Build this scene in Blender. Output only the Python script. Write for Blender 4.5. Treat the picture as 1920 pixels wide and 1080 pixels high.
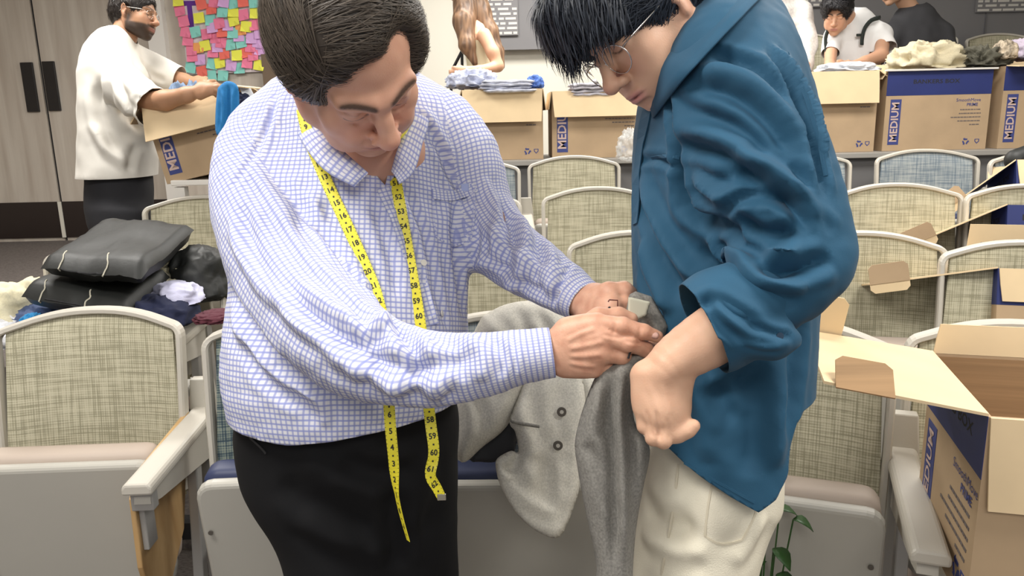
import bpy, bmesh, math, random
import numpy as np
from mathutils import Vector, Matrix, noise
from mathutils.bvhtree import BVHTree

SC = bpy.context.scene
for _o in list(bpy.data.objects): bpy.data.objects.remove(_o)
COL = SC.collection

# ---------------------------------------------------------------- camera
FPX = 1442.0; CAM_H = 1.36
PITCH = math.radians(12.6); ROLL = math.radians(1.3)
_r0 = np.array([1.0, 0, 0]); _u0 = np.array([0, math.sin(PITCH), math.cos(PITCH)])
CF = np.array([0, math.cos(PITCH), -math.sin(PITCH)])
CR = math.cos(ROLL)*_r0 - math.sin(ROLL)*_u0
CU = math.sin(ROLL)*_r0 + math.cos(ROLL)*_u0
CP = np.array([0, 0, CAM_H])
cd = bpy.data.cameras.new('camera'); cam = bpy.data.objects.new('camera', cd); COL.objects.link(cam)
cam.matrix_world = Matrix(((CR[0], CU[0], -CF[0], CP[0]), (CR[1], CU[1], -CF[1], CP[1]), (CR[2], CU[2], -CF[2], CP[2]), (0, 0, 0, 1)))
cd.sensor_width = 36; cd.lens = 36*FPX/1920; cd.clip_start = 0.05
SC.camera = cam

# ---------------------------------------------------------------- light and exposure
SC.view_settings.view_transform = 'Standard'; SC.view_settings.look = 'None'
SC.view_settings.gamma = 1; SC.view_settings.use_curve_mapping = False
SC.view_settings.exposure = 0.2
w = bpy.data.worlds.new('room_ambient'); SC.world = w; w.use_nodes = True
w.node_tree.nodes['Background'].inputs[0].default_value = (0.95, 0.97, 1.0, 1)
w.node_tree.nodes['Background'].inputs[1].default_value = 0.46

def area(name, loc, size, power, col=(1, .97, .92), rot=(0, 0, 0)):
    l = bpy.data.lights.new(name, 'AREA'); l.shape = 'RECTANGLE'; l.size, l.size_y = size; l.energy = power; l.color = col
    o = bpy.data.objects.new(name, l); o.location = loc; o.rotation_euler = rot; COL.objects.link(o); return o
area('ceiling_light_panel', (-1.2, .6, 2.95), (1.2, .6), 60)
area('ceiling_light_panel', (1.6, .6, 2.95), (1.2, .6), 52)
area('ceiling_light_panel', (-2.2, 3.6, 3.1), (1.6, .8), 81)
area('ceiling_light_panel', (1.8, 3.0, 3.1), (1.6, .8), 66)
area('ceiling_light_panel', (.5, 5.4, 3.1), (2.4, .8), 99)
area('ceiling_light_panel', (0, -1.6, 2.9), (2.4, 1.2), 55)

# ---------------------------------------------------------------- pixel helpers (1920x1080 frame)
def at(px, py, d):
    return CP + CF*d + CR*((px-960)/FPX*d) - CU*((py-540)/FPX*d)
def atz(px, py, z):
    v = CF + CR*((px-960)/FPX) - CU*((py-540)/FPX)
    return CP + v*((z-CAM_H)/v[2])
def aty(px, py, y):
    v = CF + CR*((px-960)/FPX) - CU*((py-540)/FPX)
    return CP + v*(y/v[1])
def proj(P):
    q = np.asarray(P)-CP; d = q@CF
    return np.stack([960+FPX*(q@CR)/d, 540-FPX*(q@CU)/d, d], -1)
def cdir(ix, iy, tw):
    v = CR*ix + CU*iy - CF*tw
    return v/np.linalg.norm(v)

# ---------------------------------------------------------------- materials
MATS = {}
def mat(name, col, rough=.6, var=0, vscale=20, bump=0, bscale=200, metal=0, stretch=(1, 1, 1), spec=None, coat=0, sheen=0, alpha=None):
    if name in MATS: return MATS[name]
    m = bpy.data.materials.new(name); m.use_nodes = True; MATS[name] = m
    nt = m.node_tree; b = nt.nodes['Principled BSDF']
    b.inputs['Base Color'].default_value = (*col, 1); b.inputs['Roughness'].default_value = rough; b.inputs['Metallic'].default_value = metal
    if spec is not None: b.inputs['Specular IOR Level'].default_value = spec
    if coat: b.inputs['Coat Weight'].default_value = coat
    if sheen: b.inputs['Sheen Weight'].default_value = sheen
    if var or bump:
        tc = nt.nodes.new('ShaderNodeTexCoord'); mp = nt.nodes.new('ShaderNodeMapping'); mp.inputs['Scale'].default_value = stretch
        nt.links.new(tc.outputs['Object'], mp.inputs[0])
    if var:
        n = nt.nodes.new('ShaderNodeTexNoise'); n.inputs['Scale'].default_value = vscale; n.inputs['Detail'].default_value = 4
        nt.links.new(mp.outputs[0], n.inputs['Vector'])
        cr = nt.nodes.new('ShaderNodeValToRGB'); cr.color_ramp.elements[0].position = .3; cr.color_ramp.elements[1].position = .7
        cr.color_ramp.elements[0].color = (*[max(0, c*(1-var)) for c in col], 1); cr.color_ramp.elements[1].color = (*[min(1, c*(1+var)) for c in col], 1)
        nt.links.new(n.outputs['Fac'], cr.inputs[0]); nt.links.new(cr.outputs[0], b.inputs['Base Color'])
    if bump:
        n2 = nt.nodes.new('ShaderNodeTexNoise'); n2.inputs['Scale'].default_value = bscale; n2.inputs['Detail'].default_value = 3
        nt.links.new(mp.outputs[0], n2.inputs['Vector'])
        bp = nt.nodes.new('ShaderNodeBump'); bp.inputs['Strength'].default_value = bump; bp.inputs['Distance'].default_value = .002
        nt.links.new(n2.outputs['Fac'], bp.inputs['Height']); nt.links.new(bp.outputs[0], b.inputs['Normal'])
    return m

def weave(name, c1, c2, c3, period=.0075, rough=.9):
    """woven fabric: two sets of thread bands of uneven colour in object space"""
    m = bpy.data.materials.new(name); m.use_nodes = True; MATS[name] = m
    nt = m.node_tree; N = nt.nodes; L = nt.links; b = N['Principled BSDF']; b.inputs['Roughness'].default_value = rough
    tc = N.new('ShaderNodeTexCoord')
    def nz(sc, scale):
        mp = N.new('ShaderNodeMapping'); mp.inputs['Scale'].default_value = sc; L.new(tc.outputs['Object'], mp.inputs[0])
        n = N.new('ShaderNodeTexNoise'); n.inputs['Scale'].default_value = scale; n.inputs['Detail'].default_value = 2; L.new(mp.outputs[0], n.inputs['Vector']); return n
    s = 1/period
    a = nz((1, .1, .05), s*1.0); c = nz((.05, .1, 1), s*1.0)
    sp = N.new('ShaderNodeSeparateXYZ'); L.new(tc.outputs['Object'], sp.inputs[0])
    def thread(o):
        q = N.new('ShaderNodeMath'); q.operation = 'MULTIPLY'; q.inputs[1].default_value = 2*math.pi/period; L.new(o, q.inputs[0])
        r = N.new('ShaderNodeMath'); r.operation = 'SINE'; L.new(q.outputs[0], r.inputs[0])
        g = N.new('ShaderNodeMath'); g.operation = 'MULTIPLY_ADD'; g.inputs[1].default_value = .10; L.new(r.outputs[0], g.inputs[0]); return g
    ta = thread(sp.outputs[0]); tcc = thread(sp.outputs[2]); L.new(a.outputs[0], ta.inputs[2]); L.new(c.outputs[0], tcc.inputs[2])
    f = N.new('ShaderNodeMath'); f.operation = 'MULTIPLY'; L.new(ta.outputs[0], f.inputs[0]); L.new(tcc.outputs[0], f.inputs[1])
    cr = N.new('ShaderNodeValToRGB'); e = cr.color_ramp.elements; e[0].position = .14; e[0].color = (*c3, 1); e[1].position = .36; e[1].color = (*c1, 1)
    q = e.new(.24); q.color = (*c2, 1)
    L.new(f.outputs[0], cr.inputs[0]); L.new(cr.outputs[0], b.inputs['Base Color'])
    bp = N.new('ShaderNodeBump'); bp.inputs['Strength'].default_value = .5; bp.inputs['Distance'].default_value = .002
    L.new(f.outputs[0], bp.inputs['Height']); L.new(bp.outputs[0], b.inputs['Normal'])
    return m

def wood(name, c1, c2, sc=(14, 14, 1.0), scale=1.0, rough=.5):
    m = bpy.data.materials.new(name); m.use_nodes = True; MATS[name] = m
    nt = m.node_tree; N = nt.nodes; L = nt.links; b = N['Principled BSDF']; b.inputs['Roughness'].default_value = rough
    tc = N.new('ShaderNodeTexCoord'); mp = N.new('ShaderNodeMapping'); mp.inputs['Scale'].default_value = sc; L.new(tc.outputs['Object'], mp.inputs[0])
    n = N.new('ShaderNodeTexNoise'); n.inputs['Scale'].default_value = scale; n.inputs['Detail'].default_value = 6; n.inputs['Distortion'].default_value = .4; L.new(mp.outputs[0], n.inputs['Vector'])
    cr = N.new('ShaderNodeValToRGB'); e = cr.color_ramp.elements; e[0].position = .32; e[0].color = (*c1, 1); e[1].position = .68; e[1].color = (*c2, 1)
    L.new(n.outputs['Fac'], cr.inputs[0]); L.new(cr.outputs[0], b.inputs['Base Color'])
    return m

def colmat(name, rough=.5, sss=0, bump=.15, bscale=260, spec=.4, coat=0):
    """colour comes from the mesh's own colour attribute (skin tone, lips, brows, beard, hair)"""
    m = bpy.data.materials.new(name); m.use_nodes = True; MATS[name] = m
    nt = m.node_tree; b = nt.nodes['Principled BSDF']; b.inputs['Roughness'].default_value = rough; b.inputs['Specular IOR Level'].default_value = spec
    a = nt.nodes.new('ShaderNodeVertexColor'); a.layer_name = 'Col'
    nt.links.new(a.outputs[0], b.inputs['Base Color'])
    if sss:
        b.inputs['Subsurface Weight'].default_value = sss; b.inputs['Subsurface Radius'].default_value = (.02, .008, .004); b.inputs['Subsurface Scale'].default_value = .5
    if bump:
        tc = nt.nodes.new('ShaderNodeTexCoord'); n2 = nt.nodes.new('ShaderNodeTexNoise'); n2.inputs['Scale'].default_value = bscale; n2.inputs['Detail'].default_value = 3
        nt.links.new(tc.outputs['Object'], n2.inputs['Vector'])
        bp = nt.nodes.new('ShaderNodeBump'); bp.inputs['Strength'].default_value = bump; bp.inputs['Distance'].default_value = .001
        nt.links.new(n2.outputs['Fac'], bp.inputs['Height']); nt.links.new(bp.outputs[0], b.inputs['Normal'])
    return m

def gingham(name, period, base, c_u, c_v, lw=.42):
    """woven check drawn in the cloth's own UV, metres along and across the piece"""
    m = bpy.data.materials.new(name); m.use_nodes = True; MATS[name] = m
    nt = m.node_tree; N = nt.nodes; L = nt.links; b = N['Principled BSDF']; b.inputs['Roughness'].default_value = .85; b.inputs['Specular IOR Level'].default_value = .2
    uv = N.new('ShaderNodeUVMap'); uv.uv_map = 'UVMap'; sp = N.new('ShaderNodeSeparateXYZ'); L.new(uv.outputs[0], sp.inputs[0])
    def stripe(o, shift=0):
        a = N.new('ShaderNodeMath'); a.operation = 'DIVIDE'; a.inputs[1].default_value = period; L.new(o, a.inputs[0])
        f = N.new('ShaderNodeMath'); f.operation = 'PINGPONG'; f.inputs[1].default_value = .5; L.new(a.outputs[0], f.inputs[0])
        r = N.new('ShaderNodeMapRange'); r.inputs[1].default_value = lw*.5-.08; r.inputs[2].default_value = lw*.5+.08; r.inputs[3].default_value = 1; r.inputs[4].default_value = 0; L.new(f.outputs[0], r.inputs[0]); return r
    su = stripe(sp.outputs[0]); sv = stripe(sp.outputs[1])
    def mix(f, a, bcol, fac):
        mu = N.new('ShaderNodeMath'); mu.operation = 'MULTIPLY'; mu.inputs[1].default_value = fac; L.new(f.outputs[0], mu.inputs[0])
        x = N.new('ShaderNodeMix'); x.data_type = 'RGBA'; L.new(mu.outputs[0], x.inputs[0])
        if hasattr(a, 'outputs'): L.new(a.outputs[2], x.inputs[6])
        else: x.inputs[6].default_value = (*a, 1)
        x.inputs[7].default_value = (*bcol, 1); return x
    x = mix(su, base, c_u, .75); x = mix(sv, x, c_v, .75)
    L.new(x.outputs[2], b.inputs['Base Color'])
    return m

# ---------------------------------------------------------------- object helpers
def _props(o, label=None, cat=None, group=None, kind=None):
    if label: o['label'] = label
    if cat: o['category'] = cat
    if group: o['group'] = group
    if kind: o['kind'] = kind
    return o
def thing(name, label, cat, loc=(0, 0, 0), rot=(0, 0, 0), group=None):
    o = bpy.data.objects.new(name, None); COL.objects.link(o); o.empty_display_size = .05
    o.location = loc; o.rotation_euler = rot
    return _props(o, label, cat, group)
def mesh_obj(name, V, Fs, m, parent=None, smooth=False, wld=False):
    """wld: V is in world space and the parents are unrotated"""
    me = bpy.data.meshes.new(name)
    V = np.asarray(V, float)
    if wld and parent is not None:
        off = np.zeros(3); p = parent
        while p is not None: off += np.array(p.location); p = p.parent
        V = V - off
    if isinstance(Fs, np.ndarray):
        n, k = Fs.shape
        me.vertices.add(len(V)); me.vertices.foreach_set('co', V.astype(np.float32).ravel())
        me.loops.add(n*k); me.loops.foreach_set('vertex_index', Fs.astype(np.int32).ravel())
        me.polygons.add(n); me.polygons.foreach_set('loop_start', np.arange(0, n*k, k, dtype=np.int32)); me.polygons.foreach_set('loop_total', np.full(n, k, np.int32))
        me.update(calc_edges=True)
    else:
        me.from_pydata([tuple(v) for v in V], [], Fs); me.update()
    for mm in (m if isinstance(m, (list, tuple)) else [m]): me.materials.append(mm)
    if smooth: me.polygons.foreach_set('use_smooth', [True]*len(me.polygons))
    o = bpy.data.objects.new(name, me); COL.objects.link(o)
    if parent is not None: o.parent = parent
    return o
def rotm(rx=0, ry=0, rz=0):
    return np.array(Matrix.Rotation(rz, 3, 'Z') @ Matrix.Rotation(ry, 3, 'Y') @ Matrix.Rotation(rx, 3, 'X'))
class MB:
    def __init__(s): s.V = []; s.F = []
    def add(s, V, F):
        n = len(s.V); s.V += [tuple(map(float, v)) for v in V]; s.F += [tuple(i+n for i in f) for f in F]; return s
    def box(s, c, size, R=None):
        h = np.array(size)/2; P = np.array([[x, y, z] for x in (-1, 1) for y in (-1, 1) for z in (-1, 1)])*h
        if R is not None: P = P@R.T
        return s.add(P+np.array(c), [(0, 1, 3, 2), (4, 6, 7, 5), (0, 4, 5, 1), (2, 3, 7, 6), (0, 2, 6, 4), (1, 5, 7, 3)])
    def prism(s, poly, o, ex, ey, t):
        """poly (2D) in plane spanned by ex, ey at o, extruded by vector t"""
        o, ex, ey, t = map(lambda a: np.array(a, float), (o, ex, ey, t)); n = len(poly)
        P = [o+ex*a+ey*b for a, b in poly]; Q = [p+t for p in P]
        return s.add(P+Q, [tuple(range(n))[::-1], tuple(range(n, 2*n))]+[(i, (i+1) % n, n+(i+1) % n, n+i) for i in range(n)])
    def tube(s, pts, r, n=8, closed=False, ry=None):
        pts = [np.array(p, float) for p in pts]; k = len(pts); rs = r if hasattr(r, '__len__') else [r]*k
        up = np.array([0, 0, 1.0]); V = []; prev = None
        for i, p in enumerate(pts):
            a = pts[(i-1) % k] if (closed or i > 0) else p; b = pts[(i+1) % k] if (closed or i < k-1) else p
            t = b-a; t = t/(np.linalg.norm(t)+1e-9)
            x = np.cross(t, up) if prev is None else prev-t*(prev@t)
            if np.linalg.norm(x) < 1e-4: x = np.cross(t, [1, 0, 0])
            x /= np.linalg.norm(x); prev = x; y = np.cross(t, x)
            for j in range(n):
                an = 2*math.pi*j/n; V.append(p+x*math.cos(an)*rs[i]+y*math.sin(an)*(ry if ry else rs[i]))
        F = [(i*n+j, i*n+(j+1) % n, ((i+1) % k)*n+(j+1) % n, ((i+1) % k)*n+j) for i in range(k if closed else k-1) for j in range(n)]
        if not closed: F += [tuple(range(n))[::-1], tuple(range((k-1)*n, k*n))]
        return s.add(V, F)
    def disc(s, c, nrm, r, t, n=16):
        nrm = np.array(nrm, float); nrm /= np.linalg.norm(nrm); x = np.cross(nrm, [0, 0, 1] if abs(nrm[2]) < .9 else [1, 0, 0]); x /= np.linalg.norm(x); y = np.cross(nrm, x)
        return s.prism([(r*math.cos(2*math.pi*i/n), r*math.sin(2*math.pi*i/n)) for i in range(n)], c, x, y, nrm*t)
    def build(s, name, m, parent=None, bevel=0, seg=2, smooth=False, wld=False, kind=None, label=None):
        o = mesh_obj(name, s.V, s.F, m, parent, smooth, wld)
        if bevel:
            b = o.modifiers.new('b', 'BEVEL'); b.width = bevel; b.segments = seg; b.limit_method = 'ANGLE'; b.angle_limit = .6
        if kind: o['kind'] = kind
        if label: o['label'] = label
        return o
def recalc(o):
    bm = bmesh.new(); bm.from_mesh(o.data); bmesh.ops.recalc_face_normals(bm, faces=bm.faces); bm.to_mesh(o.data); bm.free(); return o
def dup_tree(o, parent=None):
    c = o.copy(); COL.objects.link(c)
    if parent is not None: c.parent = parent
    for ch in o.children: dup_tree(ch, c)
    return c
_tc = {}
def text_mesh(s, size=1.0, bold=0.0):
    key = (s, bold)
    if key not in _tc:
        c = bpy.data.curves.new('t', 'FONT'); c.body = s; c.align_x = 'CENTER'; c.align_y = 'CENTER'; c.size = 1; c.offset = bold; c.resolution_u = 2
        o = bpy.data.objects.new('t', c); COL.objects.link(o); dg = bpy.context.evaluated_depsgraph_get(); me = bpy.data.meshes.new_from_object(o.evaluated_get(dg))
        _tc[key] = (np.array([v.co[:] for v in me.vertices]).reshape(-1, 3), [tuple(p.vertices) for p in me.polygons])
        bpy.data.objects.remove(o); bpy.data.curves.remove(c); bpy.data.meshes.remove(me)
    V, F = _tc[key]; return V*size, F
def text_on(mb, s, o, ex, ey, size, bold=0.0, sx=1.0):
    V, F = text_mesh(s, size, bold); o, ex, ey = np.array(o), np.array(ex), np.array(ey)
    mb.add([o+ex*v[0]*sx+ey*v[1] for v in V], F)
# ================================================================ palette
m_grey = mat('grey_plastic', (.50, .47, .41), .45, bump=.1, bscale=300)
m_frame = mat('warm_grey_frame', (.53, .495, .43), .42)
m_pan = mat('seat_shell_plastic', (.46, .44, .39), .38, var=.03, vscale=3)
m_beige = mat('beige_edge', (.52, .43, .36), .6)
m_navyedge = mat('navy_edge', (.03, .04, .10), .5)
m_steel = mat('painted_steel', (.40, .39, .37), .35, metal=.3)
m_dark = mat('dark_gap', (.02, .02, .022), .8)
m_bolt = mat('bolt', (.25, .24, .22), .3, metal=.9)
f_green = weave('woven_green', (.54, .505, .37), (.43, .40, .285), (.30, .28, .19), .0062)
f_blue = weave('woven_blue', (.36, .385, .385), (.25, .29, .31), (.14, .18, .22), .0062)
f_teal = weave('woven_dark_blue', (.25, .28, .23), (.12, .16, .16), (.04, .065, .085), .0062)
m_ply = wood('tablet_wood', (.42, .25, .10), (.60, .40, .19), (8, 8, 2), 2)
m_plyedge = mat('tablet_edge', (.72, .50, .25), .5)
m_door = wood('greige_laminate', (.47, .405, .34), (.62, .565, .49), (9, 9, .7), 1.3)
m_kick = mat('kick_plate', (.022, .014, .012), .35)
m_black = mat('black_pull', (.012, .010, .010), .35)
m_white = mat('white_paint', (.78, .75, .70), .5)
m_cream = mat('cream_wall', (.72, .69, .60), .8)
m_greywall = mat('grey_board', (.20, .195, .20), .7, var=.04, vscale=2)
m_carpet = mat('carpet', (.145, .125, .115), 1, var=.45, vscale=60, bump=.8, bscale=300, stretch=(1, 4, 1))
m_ceil = mat('ceiling_tile', (.7, .7, .68), .9)
m_card = mat('cardboard', (.47, .335, .205), .8, var=.06, vscale=8, bump=.1, bscale=80)
m_cardin = mat('cardboard_inner', (.76, .585, .36), .85, var=.04, vscale=10)
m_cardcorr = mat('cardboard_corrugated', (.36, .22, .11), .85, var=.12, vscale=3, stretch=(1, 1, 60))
m_navy = mat('navy_print', (.018, .030, .15), .6, var=.08, vscale=6)
m_label = mat('label_navy_print', (.045, .06, .22), .6)
m_print = mat('grey_print', (.16, .13, .12), .7)
m_pink = mat('pale_print', (.62, .46, .40), .7)

# ================================================================ the room
TOP = .88                                     # height of a seat back above its own tier
TIER = [0.0, .075, .165, .265]; BACK = .36
WALL_Y = 6.9
def struct(mb, name, m, **k):
    return mb.build(name, m, kind='structure', **k)
struct(MB().box((0, .2, -.05), (9.6, 7.2, .1)), 'floor', m_carpet)
def arc_tier(z, y_left, y_right, x0, name):
    """a step of the raked floor: its front edge swings nearer on the right like the rows"""
    pts = []
    for i in range(13):
        t = i/12; x = x0+(4.8-x0)*t; pts.append((x, y_left+(y_right-y_left)*max(0, (x-.2)/4.6)**1.3))
    poly = pts+[(4.8, 7.0), (x0, 7.0)]
    return struct(MB().prism(poly, (0, 0, -.02), (1, 0, 0), (0, 1, 0), (0, 0, z+.02)), name, m_carpet)
arc_tier(TIER[1], 2.28, 1.0, -4.8, 'floor')
arc_tier(TIER[2], 2.86, 1.6, -4.8, 'floor')
arc_tier(TIER[3], 3.45, 2.2, -4.8, 'floor')
arc_tier(BACK, 3.92, 3.6, -4.8, 'floor')
struct(MB().box((0, 7.0, 1.6), (9.8, .1, 3.4)), 'wall_back', m_cream)
struct(MB().box((-4.85, 2.2, 1.6), (.1, 9.8, 3.4)), 'wall_left', m_door)
struct(MB().box((4.85, 2.2, 1.6), (.1, 9.8, 3.4)), 'wall_right', m_cream)
struct(MB().box((0, 2.2, 3.3), (9.8, 9.8, .1)), 'ceiling', m_ceil)

# back-left: laminate double doors, white post, panel
def wx(px, py, y=WALL_Y): return aty(px, py, y)
def wall_rect(px0, px1, py_mid, y0, y1): ...
xl = wx(-80, 200)[0]; xs = wx(94, 200)[0]; xr = wx(306, 200)[0]; xc = wx(336, 200)[0]; xe = wx(880, 200)[0]
zk = BACK+.03; zkt = wx(60, 378)[2]
for nm, a, b, side in (('door_1', xl, xs-.012, 1), ('door_2', xs+.012, xr-.02, -1)):
    d = struct(MB().box(((a+b)/2, WALL_Y-.03, (BACK+3.1)/2), (b-a, .05, 3.1-BACK)), nm, m_door)
    o = MB().box(((a+b)/2, WALL_Y-.062, (zk+zkt)/2), (b-a-.006, .012, zkt-zk)).build('kick_plate', m_kick, d)
    px, py0, py1 = (66, 118, 210) if side == 1 else (106, 116, 208)
    q0 = wx(px-6, py0); q1 = wx(px+4, py1); xx = (q0[0]+q1[0])/2
    o = MB().box((xx, WALL_Y-.066, (q0[2]+q1[2])/2), (.105, .02, q0[2]-q1[2])).build('door_pull', m_black, d, bevel=.004)
struct(MB().box((xs, WALL_Y-.02, (BACK+3.1)/2), (.022, .03, 3.1-BACK)), 'trim_1', m_dark)
struct(MB().box(((xr+xc)/2, WALL_Y-.07, (BACK+3.1)/2), (xc-xr, .14, 3.1-BACK)), 'trim_2', m_white)
struct(MB().box(((xs-.1+xs+.09)/2, WALL_Y-.07, (zk+zkt)/2), (.03, .012, zkt-zk)), 'trim_4', m_cream)
xm = wx(505, 200)[0]
struct(MB().box(((xc+xm)/2, WALL_Y-.03, (BACK+3.1)/2), (xm-xc, .05, 3.1-BACK)), 'wall_panel', m_door)
struct(MB().box(((xc+xm)/2, WALL_Y-.065, BACK+.12), (xm-xc, .02, .24)), 'baseboard_back', m_kick)
struct(MB().box(((xm+wx(530, 200)[0])/2, WALL_Y-.06, (BACK+wx(515, 103)[2])/2), (wx(530, 200)[0]-xm, .10, wx(515, 103)[2]-BACK)), 'trim_3', mat('brown_post', (.16, .11, .07), .6))
# grey board wall behind the woman and to the right
gx0 = wx(878, 50)[0]
struct(MB().box(((gx0+4.8)/2, WALL_Y-.03, (wx(930, 95)[2]+3.2)/2), (4.8-gx0, .06, 3.2-wx(930, 95)[2])), 'wall_board', m_greywall)
gx1 = wx(1330, 50)[0]; struct(MB().box(((gx1+4.8)/2, WALL_Y-.032, (BACK+wx(930, 95)[2])/2), (4.8-gx1, .06, wx(930, 95)[2]-BACK)), 'wall_board', m_greywall)
# strips of the board seams
for px in (1500, 1838):
    x = wx(px, 50)[0]; struct(MB().box((x, WALL_Y-.064, 2.4), (.008, .008, 1.4)), 'trim_5', mat('board_seam', (.12, .12, .13), .6))

# writing panels on the grey board (rows of small pale print)
m_chalk = mat('pale_chalk_print', (.62, .60, .56), .8)
def text_panel(label, px0, py0, px1, py1, rows, seed, bg=None):
    a = wx(px0, py0, WALL_Y-.08); b = wx(px1, py1, WALL_Y-.08); W = b[0]-a[0]; H = a[2]-b[2]
    t = thing('lettered_panel', label, 'wall panel', ((a[0]+b[0])/2, WALL_Y-.075, (a[2]+b[2])/2))
    MB().box((0, 0, 0), (W, .02, H)).build('panel', bg or m_greywall, t)
    rnd = random.Random(seed); mb = MB()
    for i in range(rows):
        z = H/2-(i+.5)*H/rows; x = -W/2+.01
        while x < W/2-.03:
            l = rnd.uniform(.02, .10); l = min(l, W/2-.01-x); mb.box((x+l/2, -.0115, z), (l, .003, H/rows*.5)); x += l+rnd.uniform(.012, .03)
    mb.build('print', m_chalk, t, kind='stuff')
text_panel('grey wall panel of pale dashed print behind the long-haired woman', 906, -60, 972, 66, 14, 3)
text_panel('lettered wall panel at the far right edge of the grey wall', 1838, -60, 1990, 20, 10, 4)
text_panel('lettered wall panel between the white shirt man and the curly-haired man', 1502, -60, 1545, 13, 9, 5)

# ---------------------------------------------------------------- poster of sticky notes
py_ = WALL_Y-.085
pc = [aty(326, -90, py_), aty(500, -90, py_), aty(500, 134, py_), aty(352, 140, py_)]
po = thing('poster', 'large white paper poster on the wood panel, covered with sticky notes', 'poster', tuple(pc[3]))
o = MB().prism([(p[0]-pc[3][0], p[2]-pc[3][2]) for p in pc], (0, 0, 0), (1, 0, 0), (0, 0, 1), (0, .01, 0)).build('sheet', mat('poster_paper', (.80, .70, .72), .8), po); recalc(o)
tm = MB(); text_on(tm, 'T', (0, 0, 0), (1, 0, 0), (0, 0, 1), .30, .02)
tp = aty(357, 30, py_-.004); o = tm.build('title_letter', mat('purple_ink', (.12, .02, .28), .6), po); o.location = Vector(tp)-Vector(pc[3])
NC = {'pink': (.86, .22, .36), 'yellow': (.85, .85, .10), 'aqua': (.26, .66, .58), 'red': (.86, .17, .13), 'lilac': (.68, .40, .72), 'orange': (.88, .38, .12)}
for k, c in NC.items(): mat('note_'+k, c, .8)
notes = [(335,2,'yellow'),(338,20,'pink'),(345,40,'pink'),(349,60,'pink'),(353,76,'pink'),(360,94,'pink'),(374,34,'yellow'),(367,60,'aqua'),(378,8,'red'),(397,17,'red'),(395,38,'aqua'),
 (388,64,'pink'),(385,86,'yellow'),(373,90,'orange'),(361,106,'pink'),(376,112,'lilac'),(358,127,'aqua'),(379,134,'red'),(399,120,'aqua'),(413,118,'yellow'),(400,98,'pink'),(415,80,'pink'),
 (417,60,'red'),(412,44,'pink'),(398,52,'lilac'),(418,23,'aqua'),(420,4,'lilac'),(438,6,'aqua'),(438,22,'yellow'),(439,39,'yellow'),(437,62,'aqua'),(432,84,'aqua'),(452,80,'aqua'),(421,101,'red'),
 (445,104,'yellow'),(434,123,'lilac'),(449,128,'aqua'),(419,142,'aqua'),(397,142,'aqua'),(452,56,'orange'),(462,50,'yellow'),(457,28,'pink'),(456,3,'red'),(477,5,'aqua'),(479,25,'yellow'),
 (490,14,'pink'),(478,47,'pink'),(487,63,'lilac'),(472,72,'lilac'),(484,80,'lilac'),(462,98,'red'),(475,104,'pink'),(464,118,'pink'),(486,122,'yellow'),(488,94,'lilac'),(402,4,'pink'),
 (356,-14,'pink'),(380,-16,'lilac'),(405,-15,'yellow'),(430,-14,'pink'),(455,-16,'aqua'),(480,-14,'lilac'),(509,88,'pink'),(404,71,'pink'),(428,48,'lilac'),(470,88,'pink'),(448,68,'lilac'),(492,38,'pink'),(408,88,'lilac')]
rnd = random.Random(8)
for i, (px, py, c) in enumerate(notes):
    p = aty(px, py, py_-.006-.0011*(i % 9)); s = .088
    mb = MB(); a = rnd.uniform(-.22, .22); tilt = rnd.uniform(.08, .22); R = rotm(-tilt, a, 0)
    P = [np.array([x*s/2, -(.012 if (z < 0 and x*((i % 2)*2-1) > 0) else 0), z*s/2]) for z in (1, 0, -1) for x in (-1, 0, 1)]
    P = [R@q for q in P]+[R@q+np.array([0, .0012, 0]) for q in P]
    F = []
    for r in range(2):
        for q in range(2):
            k = r*3+q; F += [(k, k+3, k+4, k+1), (k+9, k+10, k+13, k+12)]
    o = mb.add(P, F).build('sticky_note', MATS['note_'+c], smooth=False)
    o.location = p - np.array([0, s/2*math.sin(tilt)+.003, 0])
    vy = 'top' if py < -5 else 'upper' if py < 35 else 'middle' if py < 75 else 'lower' if py < 115 else 'bottom'; hx = 'left edge' if px < 372 else 'left half' if px < 412 else 'centre' if px < 442 else 'right half' if px < 472 else 'right edge'
    _props(o, c+' square sticky note at the '+hx+' of the '+vy+' part of the white poster', 'sticky note', 'sticky notes on the poster')

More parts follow.
